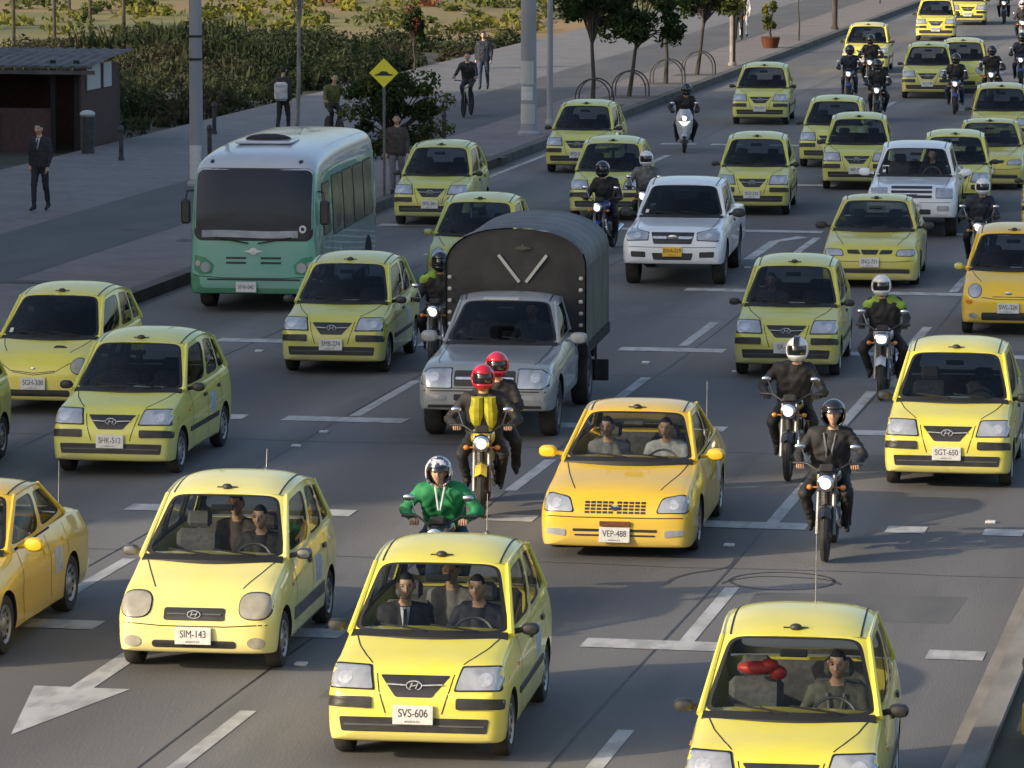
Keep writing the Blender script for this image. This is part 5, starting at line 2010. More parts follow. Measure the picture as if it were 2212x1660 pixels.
rc = random.Random(12)
for _i in range(0):
    gx, gy = rc.uniform(-19, -4), rc.uniform(34, 110)
    pp = [(gx, gy)]
    for _j in range(rc.randint(4, 9)):
        pp.append((pp[-1][0] + rc.uniform(-.35, .35), pp[-1][1] + rc.uniform(.1, .6)))
    tar([proj((a_x, a_y, 0)) for a_x, a_y in pp], rc.uniform(.012, .025))
tar([(1440, 1262), (1455, 1250), (1500, 1238), (1545, 1232), (1580, 1222), (1590, 1205)], .05)
tar([tuple(proj((at(1690, 1256).x + .55 * math.cos(R(a)), at(1690, 1256).y + .55 * math.sin(R(a)), 0))) for a in range(0, 361, 24)], .04)
tar([(1560, 1262), (1580, 1254), (1650, 1246), (1750, 1250), (1800, 1256), (1815, 1264)], .03)
o = sm.build('tar_seams', M['seam'], None, sharp=0)
o['kind'] = 'structure'
st = MB()
for p in [(1615, 580), (700, 935), (640, 965), (1745, 850), (1575, 1180), (650, 1437), (1590, 805), (560, 760), (1395, 785), (2140, 1130), (1700, 660)]:
    g = at(*p)
    st.rbox((g.x, g.y, .012), (.12, .10, .03), .008)
o = st.build('road_studs', M['plate'], None, sharp=0)
o['kind'] = 'structure'
dp = MB()
for p in [(800, 330), (845, 330), (440, 520), (280, 497), (60, 610), (1050, 340)]:
    g = at(*p, .2)
    rect(dp, g.x - .5, g.x + .5, g.y - .25, g.y + .25, .2075)
o = dp.build('drain_covers', M['kerbface'], None, sharp=0)
o['kind'] = 'structure'

# ------------------------------------------------------------------ building out of the picture whose shade crosses the road
bd = empty('office_block', (-62, 0, 0))
M['facade'] = noise_mat('facade_brick', (.24, .14, .10), (.30, .19, .14), 2, .9)
q = MB()
q.rbox((0, 58.5, 13.5), (16, 79, 27), .1)
q.build('wall', M['facade'], bd, sharp=0)
q = MB()
q.rbox((0, 58.5, 27.3), (16.8, 79.8, .6), .05)
q.build('roof', M['concrete'], bd, sharp=0)
for fl in range(8):
    for k in range(20):
        q = MB()
        q.rbox((8.02, 21.5 + k * 3.85, 2 + fl * 3.1), (.12, 2.2, 1.5), .03)
        if (fl * 20 + k) < 98:
            q.build('window', M['busglass'], bd, sharp=0)
tag(bd, 'long brick office block beside the avenue to the left', 'building')
# footbridge rail behind the camera is left out; one lamp post west of the road throws a thin shade line

# ------------------------------------------------------------------ street furniture
def pole(name, px, py, r0, r1, h, m, label, cat='pole', bands=(), posters=(), band_m='seal'):
    g = at(px, py, .2)
    root = empty(name, g)
    q = MB()
    q.tube([(0, 0, -.1), (0, 0, h)], [r0, r1], 0, 20)
    q.build('shaft', m, root)
    q = MB()
    q.lathe([(r0 * 1.45, 0), (r0 * 1.45, .06), (r0 * 1.1, .12)], 'z', n=20)
    q.build('base', m, root)
    for z, hh in bands:
        q = MB()
        rr = lerp(r0, r1, z / h) + .006
        q.lathe([(rr, z), (rr + .008, z), (rr + .008, z + hh), (rr, z + hh)], 'z', n=20)
        q.build('band', M[band_m], root)
    for a0, a1, z0, z1, mm in posters:
        q = MB()
        rr = lerp(r0, r1, (z0 + z1) / 2 / h) + .006
        q.grid([[(rr * math.sin(R(a)), -rr * math.cos(R(a)), z) for a in range(a0, a1 + 1, 10)] for z in (z0, z1)], 0)
        q.build('poster', M[mm], root, fix=False)
    return tag(root, label, cat)


pole('utility_pole', 425, 402, .15, .115, 12, M['concrete'], 'grey concrete pole with dark metal bands rising behind the green bus', bands=((2.75, .05), (3.25, .05), (4.4, .1)), posters=((-60, 60, .15, .9, 'plate'),))
pole('utility_pole', 1142, 292, .21, .16, 13, M['concrete'], 'thick pale pole with torn posters round its foot, by the kerb', bands=(), posters=((-70, 50, 1.3, 1.9, 'tape'), (-50, 40, .9, 1.25, 'plate'), (-60, 60, .3, .8, 'tape')))
pole('lamp_post', 1188, 268, .085, .06, 11, M['concrete'], 'thin dark-footed lamp post just right of the thick pale pole')
pole('signal_post', 1582, 142, .10, .09, 4.2, M['palekerb'], 'short pale post beyond the tree row, left of the planter', posters=((20, 120, .1, 2.6, 'seal'),))  # the wrapped sheet here is a dark strip down the right side
pole('lamp_post', 1803, 64, .11, .09, 9, M['bark'], 'brownish post on the sunlit far pavement near the top edge')
M['signyellow'] = mat('sign_yellow', (.70, .62, .03), .5)
g = at(830, 424, .2)
sg_ = empty('warning_sign', g)
q = MB()
q.tube([(0, .03, 0), (0, .03, 2.7)], .03)
q.build('post', M['steel'], sg_)
q = MB()
s_ = .31
q.add([(0, 0, 2.62 + s_), (s_, 0, 2.62), (0, 0, 2.62 - s_), (-s_, 0, 2.62)] + [(0, .012, 2.62 + s_), (s_, .012, 2.62), (0, .012, 2.62 - s_), (-s_, .012, 2.62)],
      [(0, 3, 2, 1), (4, 5, 6, 7), (0, 1, 5, 4), (1, 2, 6, 5), (2, 3, 7, 6), (3, 0, 4, 7)])
q.build('panel', M['signyellow'], sg_, sharp=0)
q = MB()
pts = [(x, z - .10) for x, z in [(-.19, 2.66), (.19, 2.66), (.19, 2.69), (.12, 2.70), (.05, 2.755), (-.05, 2.755), (-.12, 2.70), (-.19, 2.69)]]
q.add([(x, -.004, z) for x, z in pts], [tuple(range(8))])
q.build('bump_symbol', M['ink'], sg_, sharp=0)
sg_.rotation_euler = (0, 0, R(8))
tag(sg_, 'yellow diamond road sign with a black speed bump symbol above the dark tree', 'road sign')

M['bollard'] = noise_mat('bollard_iron', (.02, .02, .025), (.05, .05, .055), 6, .6)
bol = None
for px, py, lb in ((262, 347, 'short dark bollard on the plaza between the kiosk and the banded pole'), (453, 345, 'dark bollard standing just right of the banded pole'),
                   (959, 312, 'dark bollard on the pavement behind the taxi right of the bus'), (463, 290, 'dark leaning post beyond the banded pole')):
    g = at(px, py, .2)
    root = empty('bollard', g)
    q = MB()
    q.lathe([(.07, 0), (.07, .08), (.055, .1), (.055, .68), (.07, .70), (.07, .76), (.04, .82), (.001, .83)], 'z', n=14)
    q.build('post', M['bollard'], root)
    if px == 262:
        q = MB()
    tag(root, lb, 'bollard', 'bollards along the pavement')

# kiosk by the shrubs
g0 = at(0, 337, .2)
kx, ky = -30.95, 104.6
ks = empty('kiosk', (kx, ky, .02))
M['brick'] = noise_mat('dark_brick', (.10, .05, .045), (.06, .04, .038), 7, .9)
M['roofmetal'] = noise_mat('ribbed_roof', (.07, .065, .062), (.13, .12, .115), 2, .8)
q = MB()
q.box((-3.5, 3.3, .5), (7.0, .15, 2.6 - .0))
q.box((-3.4, .08, .55), (5.3, .15, 1.1))
q.box((-.08, 1.6, .95), (.16, 3.3, 2.3))
q.build('wall', M['brick'], ks, sharp=0)
for x in (-6.6, -5.0, -2.2, -.72, -.12):
    q = MB()
    q.box((x, -.03, 1.15), (.12, .12, 2.3))
    q.build('column', M['under'], ks, sharp=0)
for x0, x1 in ((-6.4, -5.1), (-4.85, -3.3), (-3.2, -2.3)):
    q = MB()
    q.box(((x0 + x1) / 2, .14, 1.6), (x1 - x0, .04, .85))
    q.build('dark_interior_panel', M['dash'], ks, sharp=0)  # dark panel painting the shade inside the kiosk's open front
q = MB()
rows = []
for y, z in ((-.45, 2.12), (-.45, 2.18), (1.5, 2.34), (3.6, 2.42)):
    rows.append([(-7.4 + k * .1, y, z + .025 * math.sin(k * math.pi / 1.5)) for k in range(79)])
q.grid(rows, 0)
q.box((-3.5, -.40, 2.02), (7.9, .05, .10))
q.build('roof', M['roofmetal'], ks, sharp=20)
for a, b_ in ((.35, 1.5), (1.8, 2.5)):
    q = MB()
    q.box((.03, (a + b_) / 2, 1.85), (.03, b_ - a, .62))
    q.build('notice', M['tape'], ks, sharp=0)
tag(ks, 'low dark brick kiosk with a ribbed metal roof at the left edge', 'kiosk')
g = at(190, 332, .2)
bn = empty('waste_bin', g)
q = MB()
q.tube([(0, 0, 0), (0, 0, .9)], [.16, .18], 0, 14)
q.build('drum', M['bollard'], bn)
q = MB()
q.ball((0, 0, .95), (.19, .19, .10), 0, 14, 8)
q.build('lid', M['tape'], bn)
tag(bn, 'dark waste bin with a pale lid at the kiosk corner', 'bin')

# far wire fence on the field
for i, (px, py, hh) in enumerate(((30, 100, 2.6), (118, 92, 2.4), (195, 60, 2.2), (268, 95, 2.8), (150, 40, 2.4))):
    g = at(px, py, 0)
    g.z = 0
    q = MB()
    q.tube([(0, 0, 0), (0, 0, hh)], .07, 0, 8)
    o = q.build('fence_post', M['bark'], None)
    o.location = g
    tag(o, ['leftmost dark fence post in the dry field', 'second dark fence post from the left in the dry field', 'slim dark post just behind the second post',
            'dark fence post nearest the banded pole', 'far slim post between the first two'][i] , 'post', 'posts in the dry field')

# ------------------------------------------------------------------ planting
rnd = np.random.default_rng(5)
bl = []


def wave(x, y):
    return .5 + .25 * math.sin(x * .31 + 1.3 * math.sin(y * .13)) + .25 * math.sin(y * .23 + 1.7 * math.sin(x * .19) + 1)


for i in range(900):
    y = 103 + 62 * rnd.random()
    x = -31.2 - rnd.random() ** 1.1 * 28
    if y > 164 + (x + 31) * .5:
        continue
    if x > -38.9 and y < 109.5:
        continue
    wv = wave(x, y)
    edge = min((-31.0 - x) / 4, 1)
    s_ = (.25 + .9 * wv * (.3 + .7 * edge)) * rnd.uniform(.6, 1.35)
    mi = 0 if wv > .62 else (1 if wave(x + 40, y * 1.7) > .5 else 3)
    if rnd.random() > .8:
        mi = 1
    n_ = int(210 * s_ + 30)
    if rnd.random() < .28:
        # loose upright tuft
        c = np.stack([x + rnd.normal(size=n_) * .55 * s_, y + rnd.normal(size=n_) * .55 * s_, np.zeros(n_)], 1)
        hgt = rnd.uniform(.2, 1.1, n_)[:, None] * s_
        tip = c + np.concatenate([rnd.normal(size=(n_, 2)) * .22 * hgt, hgt], 1)
        wd = np.concatenate([rnd.normal(size=(n_, 2)) * .035, np.zeros((n_, 1))], 1)
        mid = c * .35 + tip * .65
        bl.append((np.stack([c, mid + wd, tip, mid - wd], 1).reshape(-1, 3), mi))
    else:
        bl.append((leaf_quads(int(n_ * 1.3), (x, y, s_ * .4), (s_ * 1.15, s_ * 1.15, s_ * .8), float(rnd.uniform(.06, .12)), rnd), mi))
o = leaves_obj('shrub_bank', bl, [M['shrub'], M['shrub2'], M['bloom'], M['shrub3']])
o['kind'] = 'stuff'
o['label'] = 'dark overgrown shrubs filling the ground behind the plaza'
bl = []
for i in range(300):
    y = rnd.uniform(168, 235)
    x = rnd.uniform(-75, -33)
    s_ = rnd.uniform(.25, .7)
    bl.append((leaf_quads(50, (x, y, s_ * .4), (s_ * 1.6, s_ * 1.6, s_ * .6), .17, rnd), int(rnd.random() * 2.15)))
o = leaves_obj('field_weeds', bl, [M['yellowleaf'], M['leaf2'], M['reddish']])
o['kind'] = 'stuff'
o['label'] = 'sunlit tufts of dry weeds in the field'

tree('street_tree', at(848, 408, .2), 0, 1.30, (1.5, .9, 1.05), 7500, .062, 11, tr=.05, lean=(-.02, 0), clumps=38, skirt=.35)
tag(COL.objects['street_tree'], 'low bushy dark tree right behind the bus beside the yellow sign', 'tree', 'street trees on the pavement')
for i, (px, py, ln, cz, cr, n, lb, bm_) in enumerate((
        (1280, 229, (0, 0), 2.55, (1.35, 1.1, 1.25), 6000, 'dark tree with pale blossom, nearest of the row with hoop guards', 7),
        (1358, 210, (.35, 0), 2.1, (1.5, 1.1, 1.4), 6800, 'leaning dark tree, second in the row with hoop guards', 0),
        (1438, 182, (0, 0), 2.8, (1.4, 1.1, 1.3), 5200, 'slender tree with olive leaves, third in the row with hoop guards', 0),
        (1505, 163, (.35, 0), 2.3, (1.45, 1.1, 1.4), 5600, 'tree leaning to the road, farthest of the row with hoop guards', 0))):
    t = tree('street_tree', at(px, py, .2), 0, cz, cr, n, .085, 21 + i, mats=('leaf', 'leaf2') if i < 2 else ('leaf2', 'leaf'), tr=.06, lean=ln, clumps=34, bloom=bm_)
    tag(t, lb, 'tree', 'street trees on the pavement')
    g = at(px + 4, py, .2)
    root = empty('hoop_guard', g)
    for j, (rr, dy) in enumerate(((.50, -.32), (.50, .30))):
        q = MB()
        q.tube([(rr, dy, 0), (rr, dy, .25)] + [(rr * math.cos(R(a)), dy, .25 + .52 * math.sin(R(a))) for a in range(15, 170, 15)] + [(-rr, dy, .25), (-rr, dy, 0)], .022, 0, 8)
        q.build('hoop', M['bollard'], root)
    q = MB()
    q.box((0, 0, .006), (1.5, 1.3, .016))
    q.build('pit_frame', M['kerbface'], root, sharp=0)
    tag(root, ['iron double hoop guard round the blossoming tree behind the first taxi', 'iron double hoop guard round the foot of the leaning dark tree',
               'iron double hoop guard round the slender third tree', 'iron double hoop guard round the farthest tree of the row'][i], 'tree guard', 'iron hoops round the street trees')
t = tree('sapling', at(641, 284, .2), 0, 4.0, (1.6, 1.2, 1.4), 500, .06, 40, tr=.055, lean=(.15, 0), clumps=12, bark='palebark')
tag(t, 'nearly bare sapling with a whitewashed trunk behind the bus', 'tree', 'street trees on the pavement')
t = tree('planter_shrub', at(1664, 104, .2), 0, .9, (.42, .4, .8), 900, .08, 41, mats=('leaf2', 'yellowleaf'), tr=.05, clumps=12)
q = MB()
q.lathe([(.26, 0), (.36, .38), (.33, .40), (.30, .36)], 'z', n=14)
q.build('pot', M['reddish'], t)
tag(t, 'small shrub in a brown pot on the far pavement', 'plant')
t = tree('sapling', at(1725, 88, .2), 0, 1.9, (.7, .6, .9), 700, .07, 42, mats=('leaf2', 'leaf'), tr=.03, clumps=10)
tag(t, 'thin twiggy sapling on the pavement right of the potted shrub', 'tree', 'street trees on the pavement')
t = tree('young_tree', at(1900, 8, .2), 0, 1.5, (1.4, 1.2, 1.2), 1600, .10, 43, mats=('leaf2', 'yellowleaf'), tr=.04, clumps=12)
tag(t, 'light green tree at the top edge beside the far kerb', 'tree', 'street trees on the pavement')
for i, px in enumerate((2135, 2190)):
    t = tree('young_tree', Vector((-7.0 + i * 2.2 - 0, 232 + i * 3, 0)), 0, 1.4, (1.4, 1.2, 1.6), 1600, .12, 44 + i, mats=('leaf2', 'yellowleaf'), tr=.05, clumps=12)
    tag(t, ['pale green tree beyond the farthest motorcycles', 'rightmost green tree at the top right corner'][i], 'tree', 'street trees on the pavement')
t = tree('flowering_shrub', at(895, 152, .2) + Vector((0, 0, 0)), 0, 1.1, (.55, .5, .8), 1400, .08, 47, mats=('leaf', 'pink' if False else 'reddish'), tr=.04, clumps=14)
tag(t, 'dusky pink shrub beside the path above the yellow sign', 'plant')

# ------------------------------------------------------------------ median barrier
g = at(2185, 1640)
root = empty('median_barrier', (XM + .55, g.y + .3, .1))
q = MB()
q.rbox((.1, 0, .28), (.3, .5, .56), .08)
q.build('block', M['under'], root)
q = MB()
q.rbox((-.06, -.12, .22), (.08, .22, .30), .03)
q.build('reflector', mat('ochre_paint', (.45, .27, .03), .6), root)
q = MB()
q.ball((0, .1, .66), (.13, .13, .12), 0, 12, 8)
q.build('cap', M['black'], root)
tag(root, 'dark rubber barrier block with an ochre panel at the lower right edge', 'barrier')

# ------------------------------------------------------------------ traffic
KIT = {}
KIT['hatch'] = make_car(HATCH, 'taxi')
KIT['old'] = make_car(OLD, 'taxi')
KIT['sedan'] = make_car(SEDAN, 'taxi')
KIT['split'] = make_car(SPLIT, 'taxi')
KIT['tiny'] = make_car(TINY, 'taxi')
KIT['smile'] = make_car(SMILE, 'taxi')
KIT['pickup'] = make_car(PU, 'pickup')
KIT['pickup2'] = make_car(PU2, 'pickup')
KIT['truck'] = make_truck()
NOSE = dict(hatch=.61, old=.57, sedan=.90, split=.9, tiny=.55, smile=.55, pickup=.86, pickup2=.86, truck=.86, bus=1.15)
WBH = dict(hatch=1.19, old=1.19, sedan=1.2, split=1.2, tiny=1.19, smile=1.19, pickup=1.5, pickup2=1.5, truck=1.5, bus=2.15)
USED = {}
ANT = []


def put(kind, xc, yg, dyaw=3.0):
    rz = R(dyaw)
    fd = Vector((math.sin(rz), -math.cos(rz), 0))
    x = xc
    for _ in range(6):
        p = at(x, yg)
        n = p + fd * NOSE[kind] + Vector((0, 0, .5))
        x += xc - proj(n)[0]
    p = at(x, yg)
    return p - fd * WBH[kind], rz


def car(kind, xc, yg, color, label, plate='', dyaw=3.0, cat='taxi', group='yellow taxis in the traffic', glass_=None, antenna=0, people=(), mirror=None):
    src = KIT[kind]
    root = src if kind not in USED else copy_fast(src)
    USED[kind] = 1
    loc, rz = put(kind, xc, yg, dyaw)
    root.location = loc
    root.rotation_euler = (0, 0, rz)
    tag(root, label, cat, group)
    if root.name.startswith('canvas'):
        pass
    KP = [k for k in COL.objects if k.parent == root]
    for k in KP:
        if k.name.startswith('body'):
            k.material_slots[0].link = 'OBJECT'
            k.material_slots[0].material = M[color]
        if mirror and k.name.startswith('side_mirror'):
            k.material_slots[0].link = 'OBJECT'
            k.material_slots[0].material = M[mirror]
        if glass_ and (k.name.startswith('windshield') or k.name.startswith('side_window')):
            k.material_slots[0].link = 'OBJECT'
            k.material_slots[0].material = M[glass_]
        if k.name.startswith('license_plate') and plate:
            for c in [c for c in COL.objects if c.parent == k]:
                bpy.data.objects.remove(c)
            text_mesh(plate, .098, 'plate_lettering', M['ink'], k, (0, -.0075, .012), (R(90), 0, 0), .0008, .78)
            text_mesh('BOGOTA D.C.', .022, 'plate_lettering', M['ink'], k, (0, -.0075, -.058), (R(90), 0, 0), .0008, 1.0)
    if antenna:
        ANT.append((root, kind, antenna))
    mw = Matrix.Translation(loc) @ Matrix.Rotation(rz, 4, 'Z')
    for side, pose, top, lb, extras, dy in people:
        seat = {'truck': .2, 'pickup': .2, 'pickup2': .2, 'sedan': .15, 'split': .15}.get(kind, .02)
        zz = {'truck': .46, 'pickup': .46, 'pickup2': .46, 'sedan': .16, 'split': .16}.get(kind, .24)
        p = person('person', pose, top, 'jeans', lb, extras=extras, group=None)
        p.location = mw @ Vector((side * .33, seat - .15 + dy, zz))
        p.rotation_euler = (R(3), 0, rz + R(9 if extras == ('shirt',) else -5))
    return root


car('hatch', 893, 1626, 'yellow', 'bright yellow hatchback taxi carrying a man in suit and tie, front centre', 'SVS-606', 3.4, antenna=(1.3, .2, .35), glass_='glass',
    people=((1, 'drive', 'jnavy', 'driver in a dark blue top at the wheel of the front centre taxi', (), 0),
            (-1, 'sit', 'jsuit', 'man in dark suit and tie in the front passenger seat of the centre taxi', ('shirt',), 0),
            (-.1, 'sit', 'jgrey', 'back seat passenger in grey behind the suited man', (), .85)))
r2 = car('hatch', 1684, 1832, 'yellow', 'yellow hatchback taxi cut by the bottom edge with a red object inside', 'SIA-317', 3.2, antenna=(.7, .1, .75), glass_='glass',
         people=((1, 'drive', 'jolive', 'driver in a striped olive shirt in the bottom right taxi', ('stripe',), 0),))
q = MB()
q.ball((-.32, -.06, 1.20), (.15, .08, .055), 0, 18, 10)
q.ball((-.22, -.05, 1.225), (.08, .07, .05), 0, 14, 8)
q.ball((-.15, -.03, 1.16), (.075, .06, .06), 0, 14, 8)
o = q.build('headrest_cover', M['red'], None, fix=False)
o.parent = r2
o['label'] = 'bright red cover over the passenger seat top'
car('old', 418, 1436, 'pale', 'pale yellow rounded taxi with oval clouded headlights, second from left in front', 'SIM-143', 3.0, glass_='glass', antenna=(1.3, .1, .2),
    people=((1, 'drive', 'jblack', 'driver in black in the pale oval-lamped taxi', (), 0), (-.2, 'sit', 'jbrown', 'back passenger in brown in the pale oval-lamped taxi', (), .8)))
car('sedan', -228, 1408, 'orange', 'orange-yellow saloon taxi cut off by the left edge, showing its right flank', 'SGB-118', 1.5, antenna=(1.75, .55, .45))
car('hatch', 238, 1018, 'lemon', 'lemon hatchback taxi beside the left edge with a white number on its door', 'SHK-512', 2.0, antenna=0, glass_='glass_far')
car('smile', 72, 888, 'yellow', 'small yellow taxi with a smile-shaped bonnet line and blackened windshield at far left', 'SGH-308', 2.0)
car('hatch', -262, 1046, 'yellow', 'yellow taxi of which only the tail shows at the left edge', 'SKE-463', 3)
car('hatch', 715, 801, 'lemon', 'lemon hatchback taxi directly in front of the green bus', 'SMB-274', 3.0, glass_='glass_far')
car('hatch', 928, 485, 'lemon', 'lemon taxi right of the bus, nearest the kerb', 'SFO-381', 3.5, glass_='glass_far')
car('tiny', 1010, 634, 'lemon', 'lemon taxi half hidden behind the canvas truck', 'STP-539', 3.5, mirror='lemon', glass_='glass_far')
car('sedan', 1328, 1183, 'orange', 'deep yellow low saloon taxi with a slatted nose, in the middle of the road', 'VEP-488', 2.5, antenna=(1.75, .6, .5), glass_='glass',
    people=((1, 'drive', 'jwhite', 'driver in a white shirt in the deep yellow saloon', (), 0), (-1, 'sit', 'jgrey', 'front passenger in grey in the deep yellow saloon', (), 0)))
car('hatch', 1697, 808, 'lemon', 'lemon hatchback taxi behind the motorcyclist with the striped helmet', 'SJK-904', 3.0, glass_='glass_far',
    people=((-1, 'sit', 'jgrey', 'front passenger in grey in the taxi behind the striped-helmet rider', (), 0),))
car('hatch', 2045, 1045, 'yellow', 'yellow hatchback taxi near the right edge with a spotless bonnet', 'SGT-650', 1.6, glass_='glass_far')
car('tiny', 2178, 720, 'orange', 'tiny golden taxi with round headlamps cut by the right edge', 'SWL-226', 1.5, glass_='glass_far')
car('split', 1878, 613, 'olive', 'mustard saloon taxi with a three-piece grille', 'SNG-731', 3.0, glass_='glass_far')
pk = car('pickup2', 1968, 508, 'white', 'white pickup with three dark grille bars, farther of the two', 'BRN-774', 3.5, cat='pickup', group='pickups in the traffic',
         people=((1, 'drive', 'jblack', 'driver in black in the farther white pickup', (), 0),))
pk2 = car('pickup', 1452, 612, 'white', 'white pickup with a yellow number plate, right of the canvas truck', 'BWA-519', 3.5, cat='pickup', group='pickups in the traffic')
for k in children(pk2):
    if k.name.startswith('license_plate'):
        k.material_slots[0].link = 'OBJECT'
        k.material_slots[0].material = M['plate_y']
tk = car('truck', 1046, 938, 'silver', 'silver pickup truck with a dark arched canvas cover over its bed', 'BPK-260', 3.5, cat='truck', group=None, glass_='glass_far',
         people=((1, 'drive', 'jgrey', 'driver in grey at the wheel of the canvas truck', (), 0),))
far_taxis = [
    ('hatch', 1624, 462, 'lemon', 'lemon taxi directly behind the nearer white pickup'),
    ('hatch', 1246, 372, 'lemon', 'lemon taxi close to the kerb beside the thin lamp post'),
    ('hatch', 1308, 474, 'lemon', 'lemon taxi behind the rider with the blue motorcycle'),
    ('hatch', 1641, 268, 'lemon', 'lemon taxi alone in the left lanes beyond the scooter'),
    ('hatch', 1794, 360, 'lemon', 'lemon taxi half hidden by the taxi at its right, ahead of the riders'),
    ('hatch', 1850, 408, 'lemon', 'lemon taxi just left of the farther white pickup'),
    ('hatch', 2060, 456, 'lemon', 'lemon taxi tucked behind the farther white pickup'),
    ('split', 2130, 405, 'olive', 'mustard saloon taxi at the right, behind the taxi tucked by the white pickup'),
    ('hatch', 2163, 325, 'olive', 'dull yellow taxi near the right edge with dusty roof'),
    ('hatch', 2003, 212, 'lemon', 'lemon taxi beside the rider with a lit lamp in the upper right'),
    ('tiny', 2077, 200, 'yellow', 'yellow taxi with dark reddish windshield, behind the upper right rider'),
    ('hatch', 1868, 157, 'yellow', 'sunlit yellow taxi behind the pair of riders near the kerb'),
    ('hatch', 2021, 88, 'yellow', 'sunlit yellow taxi near the top edge'),
    ('hatch', 2090, 54, 'yellow', 'sunlit yellow taxi at the very top, right of another'),
    ('hatch', 2290, 505, 'lemon', 'lemon taxi of which a sliver shows at the right edge'),
    ('hatch', 2285, 270, 'lemon', 'distant lemon taxi barely in view at the right edge'),
]
rp = random.Random(4)
for k, x, y, c, lb in far_taxis:
    car(k, x, y, c, lb, 'S%s%s-%d' % (rp.choice('ABEGHJKMNPRTVX'), rp.choice('ABDEFGHJKLPRTW'), rp.randint(110, 989)), 3.5 + rp.uniform(-1.5, 1.5), glass_='glass_far')

bus = make_bus()
loc, rz = put('bus', 548, 662, 4.0)
bus.location, bus.rotation_euler = loc, (0, 0, rz)
tag(bus, 'pale green minibus with a white roof stopped by the left kerb', 'bus')

for root, kind, an in ANT:
    q = MB()
    z = 1.52 if kind not in ('sedan', 'split') else 1.0
    q.tube([(an[1], an[0], z - .05), (an[1], an[0] + .05, z + an[2])], [.006, .003], 0, 5)
    q.ball((an[1], an[0], z - .01), .03, 0, 8, 6)
    q.build('antenna', M['steel'], root)

# ------------------------------------------------------------------ motorcycles and riders
def ride(px, py, biker, top, legs, blab, plab, helmet='hblack', pose='ride', dyaw=3.0, face_open=False, vest=None, extras=(), hands='glove', scooter=False, lamp_round=True, z=0.0):
    b = make_bike(biker, scooter, lamp_round)
    p = at(px, py)
    fd = Vector((math.sin(R(dyaw)), -math.cos(R(dyaw)), 0))
    loc = p - fd * .66
    b.location = loc
    b.rotation_euler = (0, 0, R(dyaw))
    tag(b, blab, 'motorcycle', 'motorcycles weaving through the traffic')
    o = person('person', pose, top, legs, plab, helmet=helmet, face_open=face_open, vest=vest, extras=extras, hands=hands, group='motorcyclists in the traffic', bulk=1.22, k=.96)
    o.location = loc
    o.rotation_euler = (0, 0, R(dyaw))
    return b, o, loc


ride(1782, 1214, 'bikeblack', 'jblack', 'jblack', 'black motorcycle nearest the camera on the right, chrome forks', 'rider in an unzipped dark jacket and open black helmet, nearest on the right', 'hblack',
     'ride_wide', face_open=True, extras=('stripe',), hands='skin')
ride(1702, 1040, 'bikeblack', 'jblack', 'jblack', 'black motorcycle with a round lit lamp behind the nearest right one', 'rider in black with a white helmet striped dark, legs apart', 'hwhite', 'ride_wide', dyaw=2, extras=('hstripe',))
ride(1903, 866, 'bikesilver', 'jblack', 'jblack', 'black and silver motorcycle with a square lit lamp', 'rider in white helmet with lime shoulder panels', 'hwhite', 'ride_wide', extras=('shoulders',), lamp_round=False, dyaw=3)
b, o, loc = ride(1040, 1118, 'bikeyellow', 'jblack', 'jblack', 'yellow and black motorcycle carrying two people in red helmets', 'front rider in a red helmet and a yellow vest', 'hred', 'ride_wide', vest='vest', dyaw=9, hands='skin')
p2 = person('person', 'pillion', 'jblack', 'jblack', 'pillion passenger in a red helmet behind the yellow vest rider', helmet='hred', hands='glove', group='motorcyclists in the traffic', bulk=1.22, k=.96)
p2.location = loc + Vector((.06, .42, .02))
p2.rotation_euler = (0, 0, R(7))
ride(940, 1345, 'bikeblack', 'jgreen', 'jeans', 'motorcycle mostly hidden behind the front centre taxi roof', 'rider in a bright green jacket and patterned open helmet', 'hpattern', 'lean', face_open=True, dyaw=4, hands='skin', extras=('lapel',))
ride(936, 800, 'bikeblack', 'jblack', 'jblack', 'motorcycle with a lit lamp squeezed left of the canvas truck', 'rider in black between the bus lane and the canvas truck', 'hblack', 'ride', extras=('shoulders',), dyaw=4)
ride(1290, 548, 'bikeblue', 'jblack', 'jblack', 'blue motorcycle just right of the canvas top', 'rider in black on the blue motorcycle', 'hblack', 'ride', dyaw=-3)
ride(1388, 520, 'bikeblack', 'jgrey', 'jblack', 'motorcycle hidden behind the nearer white pickup', 'rider in a white helmet and mottled grey jacket leaning left', 'hwhite', 'ride', dyaw=3)
ride(1478, 331, 'bikesilver', 'jblack', 'jblack', 'white-nosed scooter alone in the left lanes', 'hunched rider in dark clothes on the white-nosed scooter', 'hblack', 'ride_wide', scooter=True, dyaw=8)
ride(2112, 596, 'bikeblack', 'jnavy', 'jblack', 'motorcycle half hidden by the tiny golden taxi', 'rider in a navy jacket and white helmet at the right', 'hwhite', 'ride_wide', dyaw=3)
ride(1893, 264, 'bikeblack', 'jblack', 'jblack', 'motorcycle with a bright lamp, nearest of the three by the upper lanes', 'rider in black, nearest of the three upper riders', 'hblack', 'ride_wide')
ride(1878, 196, 'bikeblack', 'jblack', 'jblack', 'motorcycle with a bright lamp right in front of the sunlit taxi', 'rider in black right in front of the sunlit taxi', 'hblack', 'ride_wide')
ride(1832, 224, 'bikeblue', 'jnavy', 'jeans', 'blue motorcycle, leftmost of the three upper ones', 'rider in navy, leftmost of the three upper riders', 'hblack', 'ride')
ride(2062, 248, 'bikeblue', 'jblack', 'jeans', 'blue motorcycle right of the lemon taxi in the upper lanes', 'rider in black right of the upper lemon taxi', 'hblack', 'ride')
ride(2168, 52, 'bikeblack', 'jblack', 'jblack', 'distant motorcycle at the top near the right corner', 'distant rider in black at the top near the right corner', 'hblack', 'ride')
